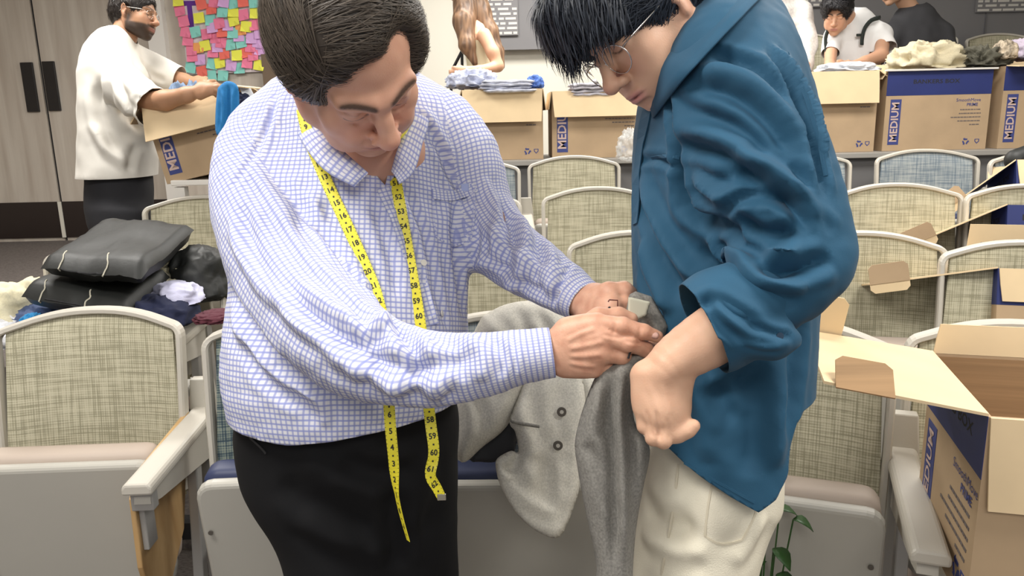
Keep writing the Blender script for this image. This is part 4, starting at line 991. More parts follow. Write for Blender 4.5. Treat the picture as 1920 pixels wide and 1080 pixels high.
# placket edge, buttons, pocket with a pen, cuff bands
def surf_strip(bv, pl, w, off, name, m, parent, th=.0015, uvs=None, n=4, wfn=None, dvec=None):
    """narrow band laid on a surface along a pixel polyline; returns centre points"""
    C = [cast(bv, x, y) for x, y in catmull(pl, n)]; C = np.array([c for c in C if c is not None]); 
    for _ in range(2): C[1:-1] = (C[:-2]+2*C[1:-1]+C[2:])/4
    mb = MB(); vv = []; m_ = len(C)
    for i, c in enumerate(C):
        h = bv.find_nearest(Vector(c)); nn = np.array(h[1]); nn = nn if nn@(CP-c) > 0 else -nn
        t_ = nrm(C[min(i+1, m_-1)]-C[max(i-1, 0)]); s_ = nrm(np.cross(t_, nn)); ww = w if wfn is None else w*wfn(i/(m_-1))
        vv += [c+nn*off-s_*ww/2, c+nn*(off+th)-s_*ww/2, c+nn*(off+th)+s_*ww/2, c+nn*off+s_*ww/2]
    F = [(i*4+j, i*4+(j+1) % 4, (i+1)*4+(j+1) % 4, (i+1)*4+j) for i in range(m_-1) for j in range(4)]+[(0, 1, 2, 3), tuple(range(4*m_-4, 4*m_))[::-1]]
    mb.add(vv, F); o = mb.build(name, m, parent, smooth=False, wld=True); recalc(o)
    return o, C
def strip_uv(o, C):
    me = o.data; L = np.concatenate([[0], np.cumsum(np.linalg.norm(np.diff(C, axis=0), axis=1))]); uv = me.uv_layers.new(name='UVMap')
    for l in me.loops:
        i = l.vertex_index; uv.data[l.index].uv = (L[i//4] if i//4 < len(L) else 0, (0, 0, .03, .03)[i % 4])
o, C = surf_strip(bv_shirt, [(722, 352), (752, 430), (782, 520), (806, 610)], .030, .0005, 'placket', m_ging, sh1); strip_uv(o, C)
m_btn = mat('pearl_button', (.80, .76, .66), .3)
for px, py in ((793, 493), (826, 588), (752, 405)):
    p = cast(bv_shirt, px, py); h = bv_shirt.find_nearest(Vector(p)); nn = np.array(h[1]); nn = nn if nn@(CP-p) > 0 else -nn
    recalc(MB().disc(p+nn*.002, nn, .0055, .0022, 12).build('button', m_btn, sh1, wld=True))
for pl in ([(812, 362), (812, 410), (818, 445)], [(818, 445), (852, 462), (882, 448)], [(882, 448), (890, 400), (888, 352)]):
    o, C = surf_strip(bv_shirt, pl, .0035, .0, 'pocket_seam', m_ging, sh1, th=.0016); strip_uv(o, C)
o, C = surf_strip(bv_shirt, [(810, 364), (850, 368), (890, 352)], .018, .0008, 'pocket_hem', m_ging, sh1); strip_uv(o, C)
p = cast(bv_shirt, 872, 352)
if p is not None: MB().box(p-CF*.004, (.014, .004, .014)).build('pocket_flap', mat('pocket_blue', (.42, .48, .74), .8), sh1, bevel=.003, wld=True)
# collar: folded band that stands round the neck and opens to the front
def collar(t, pts_top, pts_out, m, name='collar', drop=None):
    """pts_top: fold line, pts_out: leaf edge, both 3-D polylines of equal length"""
    a = catmull(pts_top, 4); b = catmull(pts_out, 4); n = len(a); c = nrm(CP-a.mean(0))
    ins = a.mean(0); V = []
    rows = []
    for i in range(n):
        mid = (a[i]+b[i])/2; outw = nrm(mid-np.array([ins[0], ins[1], mid[2]])); rows.append([a[i], a[i]*.75+b[i]*.25+outw*.004, mid+outw*.005, b[i]*.75+a[i]*.25+outw*.004, b[i]+outw*.002])
    P = np.array(rows).reshape(-1, 3); F = [(i*5+j, i*5+j+1, (i+1)*5+j+1, (i+1)*5+j) for i in range(n-1) for j in range(4)]
    o = mesh_obj(name, P, F, m, t, True, True); 
    uv = o.data.uv_layers.new(name='UVMap')
    for l in o.data.loops: i = l.vertex_index; uv.data[l.index].uv = ((i//5)*.010, (i % 5)*.012)
    soldify(o, .0025, 0); return o
collar(sh1, [A(734, 322, 1.235), A(742, 290, 1.25), A(756, 250, 1.30), A(770, 200, 1.38), A(740, 150, 1.50), A(670, 130, 1.53), A(600, 150, 1.46), A(578, 200, 1.37), A(600, 245, 1.29), A(640, 280, 1.24), A(690, 325, 1.225)],
       [A(748, 345, 1.225), A(775, 322, 1.24), A(790, 270, 1.30), A(800, 215, 1.38), A(760, 160, 1.54), A(670, 140, 1.57), A(585, 165, 1.50), A(550, 215, 1.37), A(568, 265, 1.28), A(608, 318, 1.225), A(665, 350, 1.215)], m_ging)

# ---- trousers and shoes
legR = Chain([(A(575, 800, 1.42), .115, .115), (A(600, 930, 1.40), .105, .115), (A(640, 1080, 1.40), .095, .105), (A(655, 1300, 1.42), .085, .09), (A(665, 1560, 1.46), .075, .08), (A(668, 1800, 1.5), .070, .075)], sd)
legL = Chain([(A(730, 800, 1.44), .115, .115), (A(750, 930, 1.44), .105, .11), (A(770, 1080, 1.46), .09, .10), (A(775, 1300, 1.48), .08, .085), (A(778, 1560, 1.52), .07, .075), (A(780, 1780, 1.55), .066, .07)], sd)
v = Vol(); v.chain(Chain([(A(655, 735, 1.39), .185, .145), (A(655, 800, 1.40), .192, .15), (A(658, 880, 1.42), .185, .145)], sd), k=.02); v.chain(legR, k=.05); v.chain(legL, k=.05)
V, Q = v.mesh(.008, 2); T = tri(Q)
V = folds(V, T, [([(560, 850), (640, 900), (740, 920)], .02, .008), ([(520, 900), (600, 960), (700, 990)], .02, -.008), ([(560, 960), (640, 1010), (730, 1040)], .02, .009), ([(640, 860), (700, 890), (790, 880)], .018, -.008), ([(800, 850), (790, 930), (760, 1000)], .02, .008), ([(735, 900), (742, 1000), (745, 1070)], .018, -.012)])
V = noise_disp(V, T, .004, 9, 3)
m_trou = mat('black_suiting', (.006, .006, .007), .85, spec=.25)
V, T = clip(V, T, .06-V[:, 2]); tr1 = mesh_obj('trousers', V, T, m_trou, t1, True, True)
bvt = bvh_of(V, T); surf_strip(bvt, [(470, 820), (490, 838), (500, 850)], .004, .001, 'pocket_edge', mat('black_edge', (.02, .02, .022), .6), tr1)
def shoe(t, toe, heel, m):
    v = Vol(); a = np.array(heel); b = np.array(toe); v.rc(a+[0, 0, .045], b+[0, 0, .035], .04, .038, k=.03); v.rc(a+[0, 0, .05], a+[0, 0, .1], .04, .038, k=.03); v.half((0, 0, .002), (0, 0, 1), a-1, a+1)
    V, Q = v.mesh(.008, 1); V[:, 2] = np.maximum(V[:, 2], .001); mesh_obj('shoe', V, Q, m, t, True, True)
m_shoe = mat('black_shoe', (.015, .012, .01), .3)
for L_, dx in ((legR, -.02), (legL, .02)):
    q = L_.C[-1]; shoe(t1, (q[0]+.06+dx, q[1]-.17, 0), (q[0]+dx, q[1]+.02, 0), m_shoe)

# ---- head
fwd1 = cdir(.48, -.86, .20); up1 = cdir(.18, .30, .93); S1 = 1.15
hc1 = A(716, 193, 1.105)-frame(fwd1, up1)@np.array([0, .092, .024])*S1
hV, hQ, hC, W1, R1 = make_head(t1, hc1, fwd1, up1, SK1, h=.0023, hv=dict(W=1.08, brow=1.25, nose=1.2, jaw=1.10, cheek=1.15, age=1), scale=S1, brow=(.055, .035, .025), brow_w=1.0, lips=(.46, .19, .15), red=.22)
hC = skin_noise(hV, hC, .10, 70)
# ---- body under the shirt, neck, forearms and hands: one skin
v = Vol()
v.chain(Chain([(c, a*.80, b*.78) for c, a, b in zip(tor.C[3:], tor.rx[3:], tor.ry[3:])], sd, sub=1), k=.03)
v.line([A(668, 100, 1.24), A(672, 190, 1.38), A(680, 230, 1.40)], [.060, .066, .085], k=.04)
v.ell(A(690, 300, 1.375), (.11, .10, .075), k=.05)
v.line([armR.C[0], armR.C[9], armR.C[15]], [.06, .055, .045], k=.03); v.line([armL.C[0], armL.C[9]], [.05, .045], k=.03)
for L_ in (legR, legL): v.line([L_.C[0], L_.C[6], L_.C[-1]+[0, 0, .1]], [.08, .07, .05], k=.04)
bV, bQ = v.mesh(.009, 2)
# near hand (his right): back of the hand towards us, forefinger along the waistband
v = Vol(); D = 1.10
v.line([A(930, 678, 1.105), A(985, 666, 1.10), A(1045, 655, 1.10)], [.032, .030, .028], k=.02)
kn = [A(1120, 606, 1.070), A(1134, 632, 1.063), A(1130, 662, 1.066), A(1114, 690, 1.078)]
fg = [[A(1168, 611, 1.056), A(1207, 622, 1.055), A(1232, 631, 1.058)],
      [A(1178, 644, 1.058), A(1210, 655, 1.070), A(1224, 650, 1.095)],
      [A(1166, 668, 1.070), A(1184, 662, 1.095), A(1180, 645, 1.115)],
      [A(1144, 692, 1.085), A(1158, 674, 1.11), A(1150, 655, 1.12)]]
hand(v, A(1062, 652, 1.09), kn, fg, [.0132, .0134, .0130, .0118], thumb=[A(1080, 618, 1.10), A(1122, 594, 1.10), A(1160, 591, 1.10), A(1184, 598, 1.10)], rw=.030, k=.004)
v.ell(A(1090, 650, 1.085), (.040, .020, .036), k=.02)
h1V, h1Q = v.mesh(.0022, 1)
def veins(V, Q, lines, ht=.0016, wd=.003):
    return folds(V, tri(Q), [(l, wd, ht) for l in lines])
h1V = veins(h1V, h1Q, [[(1060, 640), (1090, 626), (1120, 615)], [(1065, 655), (1100, 648), (1135, 640)], [(1065, 668), (1100, 668), (1130, 664)], [(1065, 680), (1095, 686), (1120, 688)]], .0012, .0032)
h1V = veins(h1V, h1Q, [[(1150, 603), (1151, 616), (1149, 628)], [(1200, 612), (1200, 622), (1198, 634)], [(1128, 626), (1150, 632), (1172, 634)], [(1170, 638), (1190, 643), (1205, 640)]], -.0010, .0022)
# far hand (his left): thumb side up, holding the waistband with a pin
v = Vol()
v.line([A(1010, 512, 1.32), A(1050, 540, 1.29), A(1105, 572, 1.235)], [.034, .031, .027], k=.02)
kn2 = [A(1148, 552, 1.20), A(1150, 572, 1.185), A(1146, 590, 1.18), A(1136, 604, 1.19)]
fg2 = [[A(1172, 548, 1.20), A(1184, 562, 1.205), A(1184, 580, 1.205)], [A(1172, 570, 1.19), A(1182, 590, 1.19), A(1172, 602, 1.195)], [A(1164, 594, 1.18), A(1172, 606, 1.19), A(1160, 612, 1.20)], [A(1152, 606, 1.19), A(1158, 614, 1.20), A(1148, 616, 1.21)]]
hand(v, A(1112, 576, 1.225), kn2, fg2, [.0125, .0125, .012, .0105], thumb=[A(1110, 560, 1.22), A(1142, 545, 1.205), A(1170, 542, 1.205), A(1183, 548, 1.21)], rw=.028)
h2V, h2Q = v.mesh(.0024, 1)
parts = [(hV, hQ, hC), (bV, bQ, np.array(SK1))]
for hv_, hq_ in ((h1V, h1Q), (h2V, h2Q)):
    C = skin_noise(hv_, np.array(SK1)*1.06, .22, 90, 3); C = C*(1+.06*np.array([noise.noise(Vector(p*300)) for p in hv_])[:, None]); parts.append((hv_, hq_, C))
bd1 = body_join(t1, parts)
# forefinger nail
def nail(t, p, d, n, l, w, m=m_nail):
    d = nrm(d); n = nrm(n-d*(n@d)); s_ = np.cross(d, n); mb = MB(); vv = []
    for i in range(5):
        for j in range(5):
            u = i/4*2-1; q = j/4*2-1; e = math.sqrt(max(0, 1-.45*u*u)); vv.append(p+d*u*l/2*math.sqrt(1-.3*q*q)+s_*q*w/2*e-n*(q*q*w*.22))
    mb.add(vv, [(i*5+j, i*5+j+1, (i+1)*5+j+1, (i+1)*5+j) for i in range(4) for j in range(4)]); o = mb.build('nail', m, t, smooth=True, wld=True); soldify(o, .0006, 0); return o
bvh1 = bvh_of(h1V, tri(h1Q)); p = cast(bvh1, 1227, 627)
if p is not None: nail(bd1, p-CF*.0004, A(1232, 630, 1.07)-A(1212, 623, 1.07), -CF+CU*.3, .013, .0105)

# ---- hair: receding, brushed over from the left, dark brown
v = Vol(); v.ell((0, -.020, .040), (.092, .108, .092), k=.01); v.ell((0, -.065, -.005), (.078, .062, .075), k=.03)
v.ell((.062, .000, .024), (.030, .050, .036), k=.03); v.ell((-.062, .000, .020), (.030, .050, .040), k=.03); v.ell((.085, .03, -.05), (.05, .07, .045), k=.012, op='s')
v.ell((0, .122, .036), (.068, .068, .098), k=.012, op='s'); v.ell((-.048, .092, .078), (.040, .055, .066), k=.012, op='s'); v.ell((.055, .095, .030), (.026, .040, .050), k=.012, op='s'); v.ell((0, .09, -.05), (.12, .075, .06), k=.01, op='s')
v.ell((0.0, .02, -.08), (.12, .10, .06), k=.01, op='s')
v.ell((.083, .0, -.022), (.03, .020, .026), k=.01, op='s'); v.ell((-.083, .0, -.006), (.03, .022, .034), k=.01, op='s')
cV, cQ = v.mesh(.0045, 2); 
hair1 = hairy(t1, W1, R1, cV, cQ, (.034, .026, .020), (.105, .082, .062), [
    dict(n=3600, mask=lambda p, n: p[2] > .0 and n[2] > -.2, dir=lambda p: (-.9, .30-.5*abs(p[0])/.08, -.1) if p[0] < .055 else (-.2, -.8, .1), seg=.014, w=.0008, lift=.006, mess=.10, nseg=5, curl=.06),
    dict(n=1500, mask=lambda p, n: p[2] < .06 and p[2] > (-.015 if p[1] > -.03 else -.07) and abs(p[0]) > .03, dir=lambda p: (0, -.6, -.75), seg=.009, w=.0010, lift=.004, mess=.15, nseg=5),
    dict(n=260, mask=lambda p, n: p[1] > .045 and p[2] > .05, dir=lambda p: (-.8, .55, .0), seg=.011, w=.0008, lift=.008, mess=.25, nseg=5, curl=.1)], seed=4)
# ================================================================ the young man in the blue shirt
SK2 = (.66, .40, .27)
t2 = thing('person', 'young man in dark blue shirt and cream trousers, head bowed, hand on hip', 'person', tuple(A(1360, 850, 1.22)*np.array([1, 1, 0])))
sx = nrm(CR-_u0*0)
D2 = 1.22
tor2 = Chain([(A(1372, 20, D2), .055, .065), (A(1364, 75, D2), .080, .125), (A(1356, 140, D2), .106, .160), (A(1355, 230, D2), .136, .178), (A(1362, 330, D2), .148, .178), (A(1360, 450, D2), .146, .165), (A(1357, 560, D2), .142, .155), (A(1356, 680, D2), .138, .152), (A(1356, 800, D2), .136, .150), (A(1356, 930, D2), .132, .145), (A(1356, 1020, D2), .128, .14)], CR)
arm2 = Chain([(A(1352, 120, 1.10), .080, .075), (A(1376, 190, 1.07), .090, .085), (A(1418, 290, 1.04), .092, .085), (A(1462, 390, 1.015), .084, .080), (A(1496, 462, 1.0), .068, .072), (A(1490, 502, .995), .062, .068), (A(1440, 545, .99), .060, .062), (A(1385, 580, .99), .055, .058), (A(1335, 606, .99), .050, .054)], CU)
v = Vol(); v.chain(tor2, k=.04); v.chain(arm2, k=.035); v.rc(A(1350, 60, 1.2), A(1370, 120, 1.12), .07, .08, k=.05)
V, Q = v.mesh(.0052, 2)
pts = [(1215, 815), (1240, 850), (1300, 890), (1360, 925), (1420, 957), (1455, 935), (1480, 895), (1500, 800), (1515, 780)]
hw = np.array([A(x, y, 1.08) for x, y in pts]); V, T = clip(V, Q, np.interp(V[:, 0], hw[:, 0], hw[:, 2])-V[:, 2])
c_ = A(1342, 602, .99); d_ = nrm(A(1335, 606, .99)-A(1385, 580, .99)); ax_ = (V-c_)@d_; V, T = clip(V, T, np.where((np.linalg.norm(V-c_-ax_[:, None]*d_, axis=1) < .072) & ((V-CP)@CF < 1.052) & (ax_ < .12), ax_, -.1))
V, T = clip(V, T, np.where(V[:, 2] > A(1372, 60, D2)[2]-.02, .075-np.linalg.norm((V-A(1350, 5, D2)), axis=1), -.1))
bv2 = bvh_of(V, T)
fl = [
 # shoulder and upper sleeve
 ([(1260, 190), (1330, 215), (1400, 250), (1440, 290)], .012, -.005), ([(1300, 130), (1380, 140), (1450, 190), (1500, 260)], .012, .005), ([(1290, 165), (1370, 180), (1440, 230), (1490, 300)], .010, -.006), ([(1330, 100), (1410, 120), (1480, 190)], .008, -.004),
 ([(1270, 240), (1350, 255), (1420, 300), (1470, 370)], .010, .005), ([(1275, 275), (1350, 290), (1410, 330)], .009, -.005), ([(1280, 300), (1290, 380), (1340, 420), (1390, 440)], .012, -.009), ([(1300, 330), (1350, 370), (1420, 390)], .010, .006),
 ([(1340, 330), (1410, 330), (1470, 370), (1520, 430)], .010, -.006), ([(1380, 300), (1450, 320), (1510, 370), (1555, 430)], .010, .006), ([(1350, 400), (1400, 370), (1460, 370), (1500, 390)], .008, -.007), ([(1330, 440), (1370, 480), (1440, 490), (1500, 470)], .011, .009),
 ([(1390, 420), (1440, 440), (1500, 430)], .009, -.007), ([(1400, 470), (1450, 500), (1510, 500), (1560, 480)], .010, -.008), ([(1380, 500), (1440, 530), (1510, 540)], .009, .007), ([(1350, 520), (1400, 555), (1450, 565)], .008, -.007), ([(1330, 530), (1360, 575), (1410, 600)], .008, .006), ([(1480, 300), (1520, 370), (1560, 440)], .008, -.004),
 ([(1440, 90), (1500, 190), (1530, 290), (1550, 370)], .007, -.006), ([(1450, 80), (1515, 200), (1545, 300)], .006, .005),
 # armhole and trunk
 ([(1250, 170), (1270, 260), (1285, 340), (1330, 430)], .010, -.008), ([(1200, 330), (1230, 420), (1280, 500), (1330, 530)], .014, .006), ([(1200, 380), (1240, 470), (1280, 550)], .012, -.006), ([(1205, 450), (1225, 520), (1260, 590)], .012, .006), ([(1200, 300), (1240, 300), (1280, 320)], .006, -.003), ([(1200, 500), (1215, 560), (1240, 600)], .010, -.005),
 ([(1300, 700), (1320, 780), (1330, 870)], .016, .005), ([(1380, 680), (1400, 780), (1410, 900)], .018, -.005), ([(1440, 640), (1460, 760), (1450, 880)], .016, .006), ([(1500, 600), (1490, 700), (1470, 830)], .012, -.005), ([(1420, 660), (1360, 700), (1310, 720)], .012, .005), ([(1310, 640), (1340, 730), (1380, 800)], .012, -.004)]
V = folds(V, T, fl, bv2, 2.0); V = noise_disp(V, T, .0030, 14, 4); V = noise_disp(V, T, .0010, 50, 5)
m_blue = mat('dark_blue_cotton', (.016, .076, .140), .75, var=.05, vscale=8, bump=.12, bscale=900, spec=.3, sheen=.05)
sh2 = mesh_obj('shirt', V, T, m_blue, t2, True, True); soldify(sh2, .0014); bv2 = bvh_of(V, T)
# hem seam, shoulder seam, chest pocket outline
surf_strip(bv2, [(1238, 838), (1300, 878), (1360, 912), (1415, 942)], .004, -.0005, 'hem_seam', m_blue, sh2, th=.0016)
surf_strip(bv2, [(1480, 100), (1525, 220), (1548, 330)], .005, -.0005, 'yoke_seam', m_blue, sh2, th=.0014)
surf_strip(bv2, [(1222, 296), (1250, 292), (1274, 296)], .005, -.0005, 'pocket_hem', m_blue, sh2, th=.0014)
# rolled cuff: flared ring round the forearm with a loose buttoned tab hanging back
v = Vol(); cc = [A(1405, 572, .99), A(1368, 590, .985), A(1330, 609, .985), A(1312, 618, .985)]
v.chain(Chain([(cc[0], .060, .062), (cc[1], .066, .067), (cc[2], .064, .066), (cc[3], .060, .062)], CU, cap=.2), k=.01)
v.rc(A(1275, 575, .97), A(1370, 600, .955), .012, .012, k=.015)
v.line([A(1390, 600, .95), A(1425, 632, .945), A(1452, 640, .945), A(1490, 636, .95)], [.020, .019, .017, .008], k=.02); v.rc(A(1400, 640, .95), A(1460, 655, .95), .012, .006, k=.015)
V, Q = v.mesh(.004, 2); bvc = bvh_of(V, tri(Q)); T = tri(Q)
V, T = clip(V, T, np.where(near(V, cc[3], .085), (V-A(1318, 615, .985))@nrm(cc[3]-cc[2]), -.1))
V = folds(V, T, [([(1278, 600), (1330, 560), (1390, 590), (1430, 620)], .007, -.006), ([(1300, 560), (1310, 600), (1350, 645)], .005, .004), ([(1320, 550), (1345, 600), (1395, 645)], .006, -.006), ([(1400, 610), (1450, 625), (1488, 632)], .005, -.005), ([(1395, 640), (1430, 650), (1470, 650)], .004, .003), ([(1275, 590), (1300, 622), (1360, 650)], .004, -.0025)], bvc)
V = noise_disp(V, T, .0022, 28, 6); cf = mesh_obj('rolled_cuff', V, T, m_blue, sh2, True, True); soldify(cf, .0015)
bvc = bvh_of(V, T); p = cast(bvc, 1462, 630)
if p is not None: recalc(MB().disc(p, -CF, .0045, .002, 10).build('button', mat('navy_button', (.01, .03, .06), .4), sh2, wld=True))
# collar leaf
def on(px, py, off, d):
    p = cast(bv2, px, py); return A(px, py, d) if p is None or abs(float((p-CP)@CF)-d) > .12 else p-nrm(p-CP)*off
collar(sh2, [A(1214, 150, 1.16), A(1226, 118, 1.125), A(1262, 78, 1.105), A(1300, 34, 1.105), A(1345, -18, 1.13), A(1372, -50, 1.20), A(1330, -30, 1.30), A(1270, 40, 1.32), A(1232, 100, 1.28), A(1210, 140, 1.22)],
       [A(1226, 222, 1.14), on(1277, 154, .022, 1.09), on(1316, 110, .022, 1.08), on(1358, 64, .022, 1.08), on(1398, 22, .022, 1.10), on(1438, -24, .010, 1.16), A(1370, 10, 1.34), A(1290, 90, 1.36), A(1232, 170, 1.32), A(1214, 215, 1.24)], m_blue)
# front placket falling from the collar
o, C = surf_strip(bv2, [(1222, 180), (1205, 250), (1196, 320), (1192, 420)], .030, .001, 'placket', m_blue, sh2)

# ---- trousers
lg = Chain([(A(1330, 850, 1.22), .100, .10), (A(1318, 960, 1.21), .100, .105), (A(1297, 1080, 1.21), .095, .105), (A(1300, 1300, 1.20), .09, .095), (A(1300, 1560, 1.20), .08, .085), (A(1300, 1770, 1.20), .075, .08)], CR)
lg2 = Chain([(A(1325, 850, 1.28), .100, .09), (A(1312, 960, 1.31), .095, .09), (A(1300, 1080, 1.33), .10, .10), (A(1280, 1300, 1.35), .09, .09), (A(1275, 1560, 1.35), .08, .08), (A(1275, 1760, 1.35), .075, .075)], CR)
v = Vol(); v.chain(lg, k=.03); v.chain(lg2, k=.03); v.chain(Chain([(A(1345, 740, 1.24), .098, .115), (A(1340, 820, 1.24), .105, .125), (A(1332, 930, 1.24), .108, .130)], CR), k=.03)
V, Q = v.mesh(.007, 2); T = tri(Q)
V = folds(V, T, [([(1215, 900), (1250, 930), (1300, 940)], .014, .006), ([(1210, 960), (1250, 985), (1310, 990)], .014, -.006), ([(1205, 1000), (1260, 1030), (1330, 1030)], .014, .007), ([(1300, 880), (1290, 960), (1270, 1040)], .018, -.006), ([(1430, 960), (1410, 1010), (1370, 1060)], .014, .006)]); V = noise_disp(V, T, .003, 14, 8)
V, T = clip(V, T, .05-V[:, 2]); m_creamd = mat('cream_denim', (.72, .67, .54), .9, var=.04, vscale=30, bump=.35, bscale=500)
tr2 = mesh_obj('trousers', V, T, m_creamd, t2, True, True); b_ = bvh_of(V, T)
for pl in ([(1334, 912), (1326, 960), (1322, 1005)], [(1322, 1005), (1352, 1022), (1392, 1012)], [(1392, 1012), (1412, 975), (1420, 950)], [(1334, 912), (1372, 932), (1420, 952)]): surf_strip(b_, pl, .003, -.0003, 'pocket_seam', mat('cream_seam', (.62, .56, .43), .9), tr2, th=.0014)
for pl in ([(1272, 870), (1262, 960), (1240, 1078)],): surf_strip(b_, pl, .003, -.0003, 'side_seam', MATS['cream_seam'], tr2, th=.0014)
m_shoe2 = mat('white_shoe', (.5, .5, .5), .5)
for L_ in (lg, lg2): q = L_.C[-1]; shoe(t2, (q[0]-.16, q[1]-.01, 0), (q[0]+.03, q[1], 0), m_shoe2)

# ---- head, turned down and a little towards us
fwd2 = cdir(-.62, -.74, .27); up2 = cdir(-.74, .62, .20); S2 = 1.02
R_ = frame(fwd2, up2)
hc2 = A(1146, 172, 1.12)-R_@np.array([0, .122, -.036])*S2      # nose tip placed
hV, hQ, hC, W2, R2 = make_head(t2, hc2, fwd2, up2, SK2, h=.0023, hv=dict(W=1.0, brow=.8, nose=.98, jaw=1.05, cheek=1.05), scale=S2, brow=(.06, .045, .04), lips=(.60, .25, .23), red=.20)
hC = skin_noise(hV, hC, .05, 60)
glasses(t2, W2, r=.0245, sep=.034, y=.103, z=-.008)
v = Vol()
v.chain(Chain([(c, a*.85, b*.85) for c, a, b in zip(tor2.C[5:22], tor2.rx[5:22]*.92, tor2.ry[5:22]*.92)], CR, sub=1), k=.03)
v.line([hc2+R2@np.array([0, -.035, -.03]), A(1300, 60, 1.19), A(1350, 110, 1.21)], [.058, .060, .075], k=.03)
v.line([arm2.C[0], arm2.C[6], arm2.C[10], arm2.C[14], arm2.C[18]], [.05, .045, .04, .036, .034], k=.02)
for L_ in (lg, lg2): v.line([L_.C[0], L_.C[6], L_.C[-1]+[0, 0, .1]], [.06, .06, .045], k=.04)
bV, bQ = v.mesh(.008, 2)
# forearm and the hand resting on the hip, wrist bent, fingers folded under
v = Vol()
v.chain(Chain([(A(1470, 545, .99), .038, .040), (A(1400, 590, .99), .040, .042), (A(1320, 640, .985), .037, .040), (A(1262, 676, .98), .029, .035), (A(1240, 700, .98), .024, .030)], CU), k=.012)
kn = [A(1268, 780, .974), A(1248, 788, .968), A(1228, 784, .968), A(1208, 766, .976)]
fg = [[A(1263, 816, .970), A(1256, 812, 1.0), A(1250, 796, 1.012)], [A(1244, 826, .966), A(1238, 820, 1.0), A(1236, 800, 1.014)], [A(1225, 821, .968), A(1224, 812, 1.0), A(1226, 794, 1.014)], [A(1209, 800, .976), A(1212, 794, 1.003), A(1218, 780, 1.012)]]
hand(v, A(1240, 712, .98), kn, fg, [.0108, .0112, .0108, .0100], rw=.028, thumb=None, palm_k=.014, k=.003)
v.line([A(1262, 720, .985), A(1266, 770, .98), A(1270, 800, .975)], [.018, .015, .0125], k=.012)
v.line([A(1250, 796, .972), A(1274, 811, .970), A(1290, 806, .966), A(1301, 798, .964)], [.013, .0105, .0092, .0082], k=.006)
v.ell(A(1236, 750, .984), (.030, .020, .034), k=.02)
h3V, h3Q = v.mesh(.0023, 1)
h3V = folds(h3V, tri(h3Q), [([(1230, 768), (1234, 798), (1237, 828)], .0024, -.0012), ([(1211, 768), (1218, 794), (1223, 820)], .0024, -.0010), ([(1250, 782), (1254, 806), (1256, 826)], .0024, -.0008), ([(1215, 720), (1228, 750), (1238, 780)], .004, .0005), ([(1240, 720), (1250, 750), (1258, 780)], .004, .0005)])
C3 = skin_noise(h3V, np.array(SK2)*1.02, .08, 60)
body2 = body_join(t2, [(hV, hQ, hC), (bV, bQ, np.array(SK2)), (h3V, h3Q, C3)])
# ---- hair: black, heavy fringe hanging forward
v = Vol(); v.ell((0, -.018, .045), (.094, .116, .098), k=.01); v.ell((0, -.07, .0), (.080, .062, .075), k=.03)
v.ell((0, .070, .075), (.075, .050, .050), k=.03)
v.ell((0, .135, -.012), (.070, .065, .062), k=.008, op='s'); v.ell((0, .095, -.07), (.13, .092, .082), k=.01, op='s')
v.ell((0, .02, -.11), (.12, .13, .085), k=.01, op='s')
v.ell((.086, .012, -.022), (.03, .036, .040), k=.01, op='s'); v.ell((-.086, .034, -.056), (.03, .036, .036), k=.01, op='s')
cV, cQ = v.mesh(.0045, 2); cV = noise_disp(cV, tri(cQ), .004, 40, 2)
dl = R2.T@np.array([0, 0, -1.0])
hairy(t2, W2, R2, cV, cQ, (.006, .008, .014), (.040, .048, .065), [
    dict(n=2600, mask=lambda p, n: p[2] > .0, dir=lambda p: (p[0]*4, .9, .1-.2), seg=.010, w=.0013, lift=.009, mess=.22, nseg=6, curl=.10),
    dict(n=1500, mask=lambda p, n: abs(p[0]) > .035 and p[2] < .07, dir=lambda p: (0, .55, -.75), seg=.010, w=.0011, lift=.006, mess=.22, nseg=6),
    dict(n=800, mask=lambda p, n: p[1] > .055 and p[2] > .035, dir=lambda p: (p[0]*3, .75, -.55), seg=.0085, w=.0013, lift=.016, mess=.15, nseg=5, droop=.5, curl=.06, zdown=tuple(dl*.5+np.array([0, .1, -.7]))),
    dict(n=160, mask=lambda p, n: p[0] < -.05 and p[2] < .03, dir=lambda p: (0, .8, -.35), seg=.012, w=.0005, lift=.004, mess=.35, nseg=6, curl=.06)], seed=9)
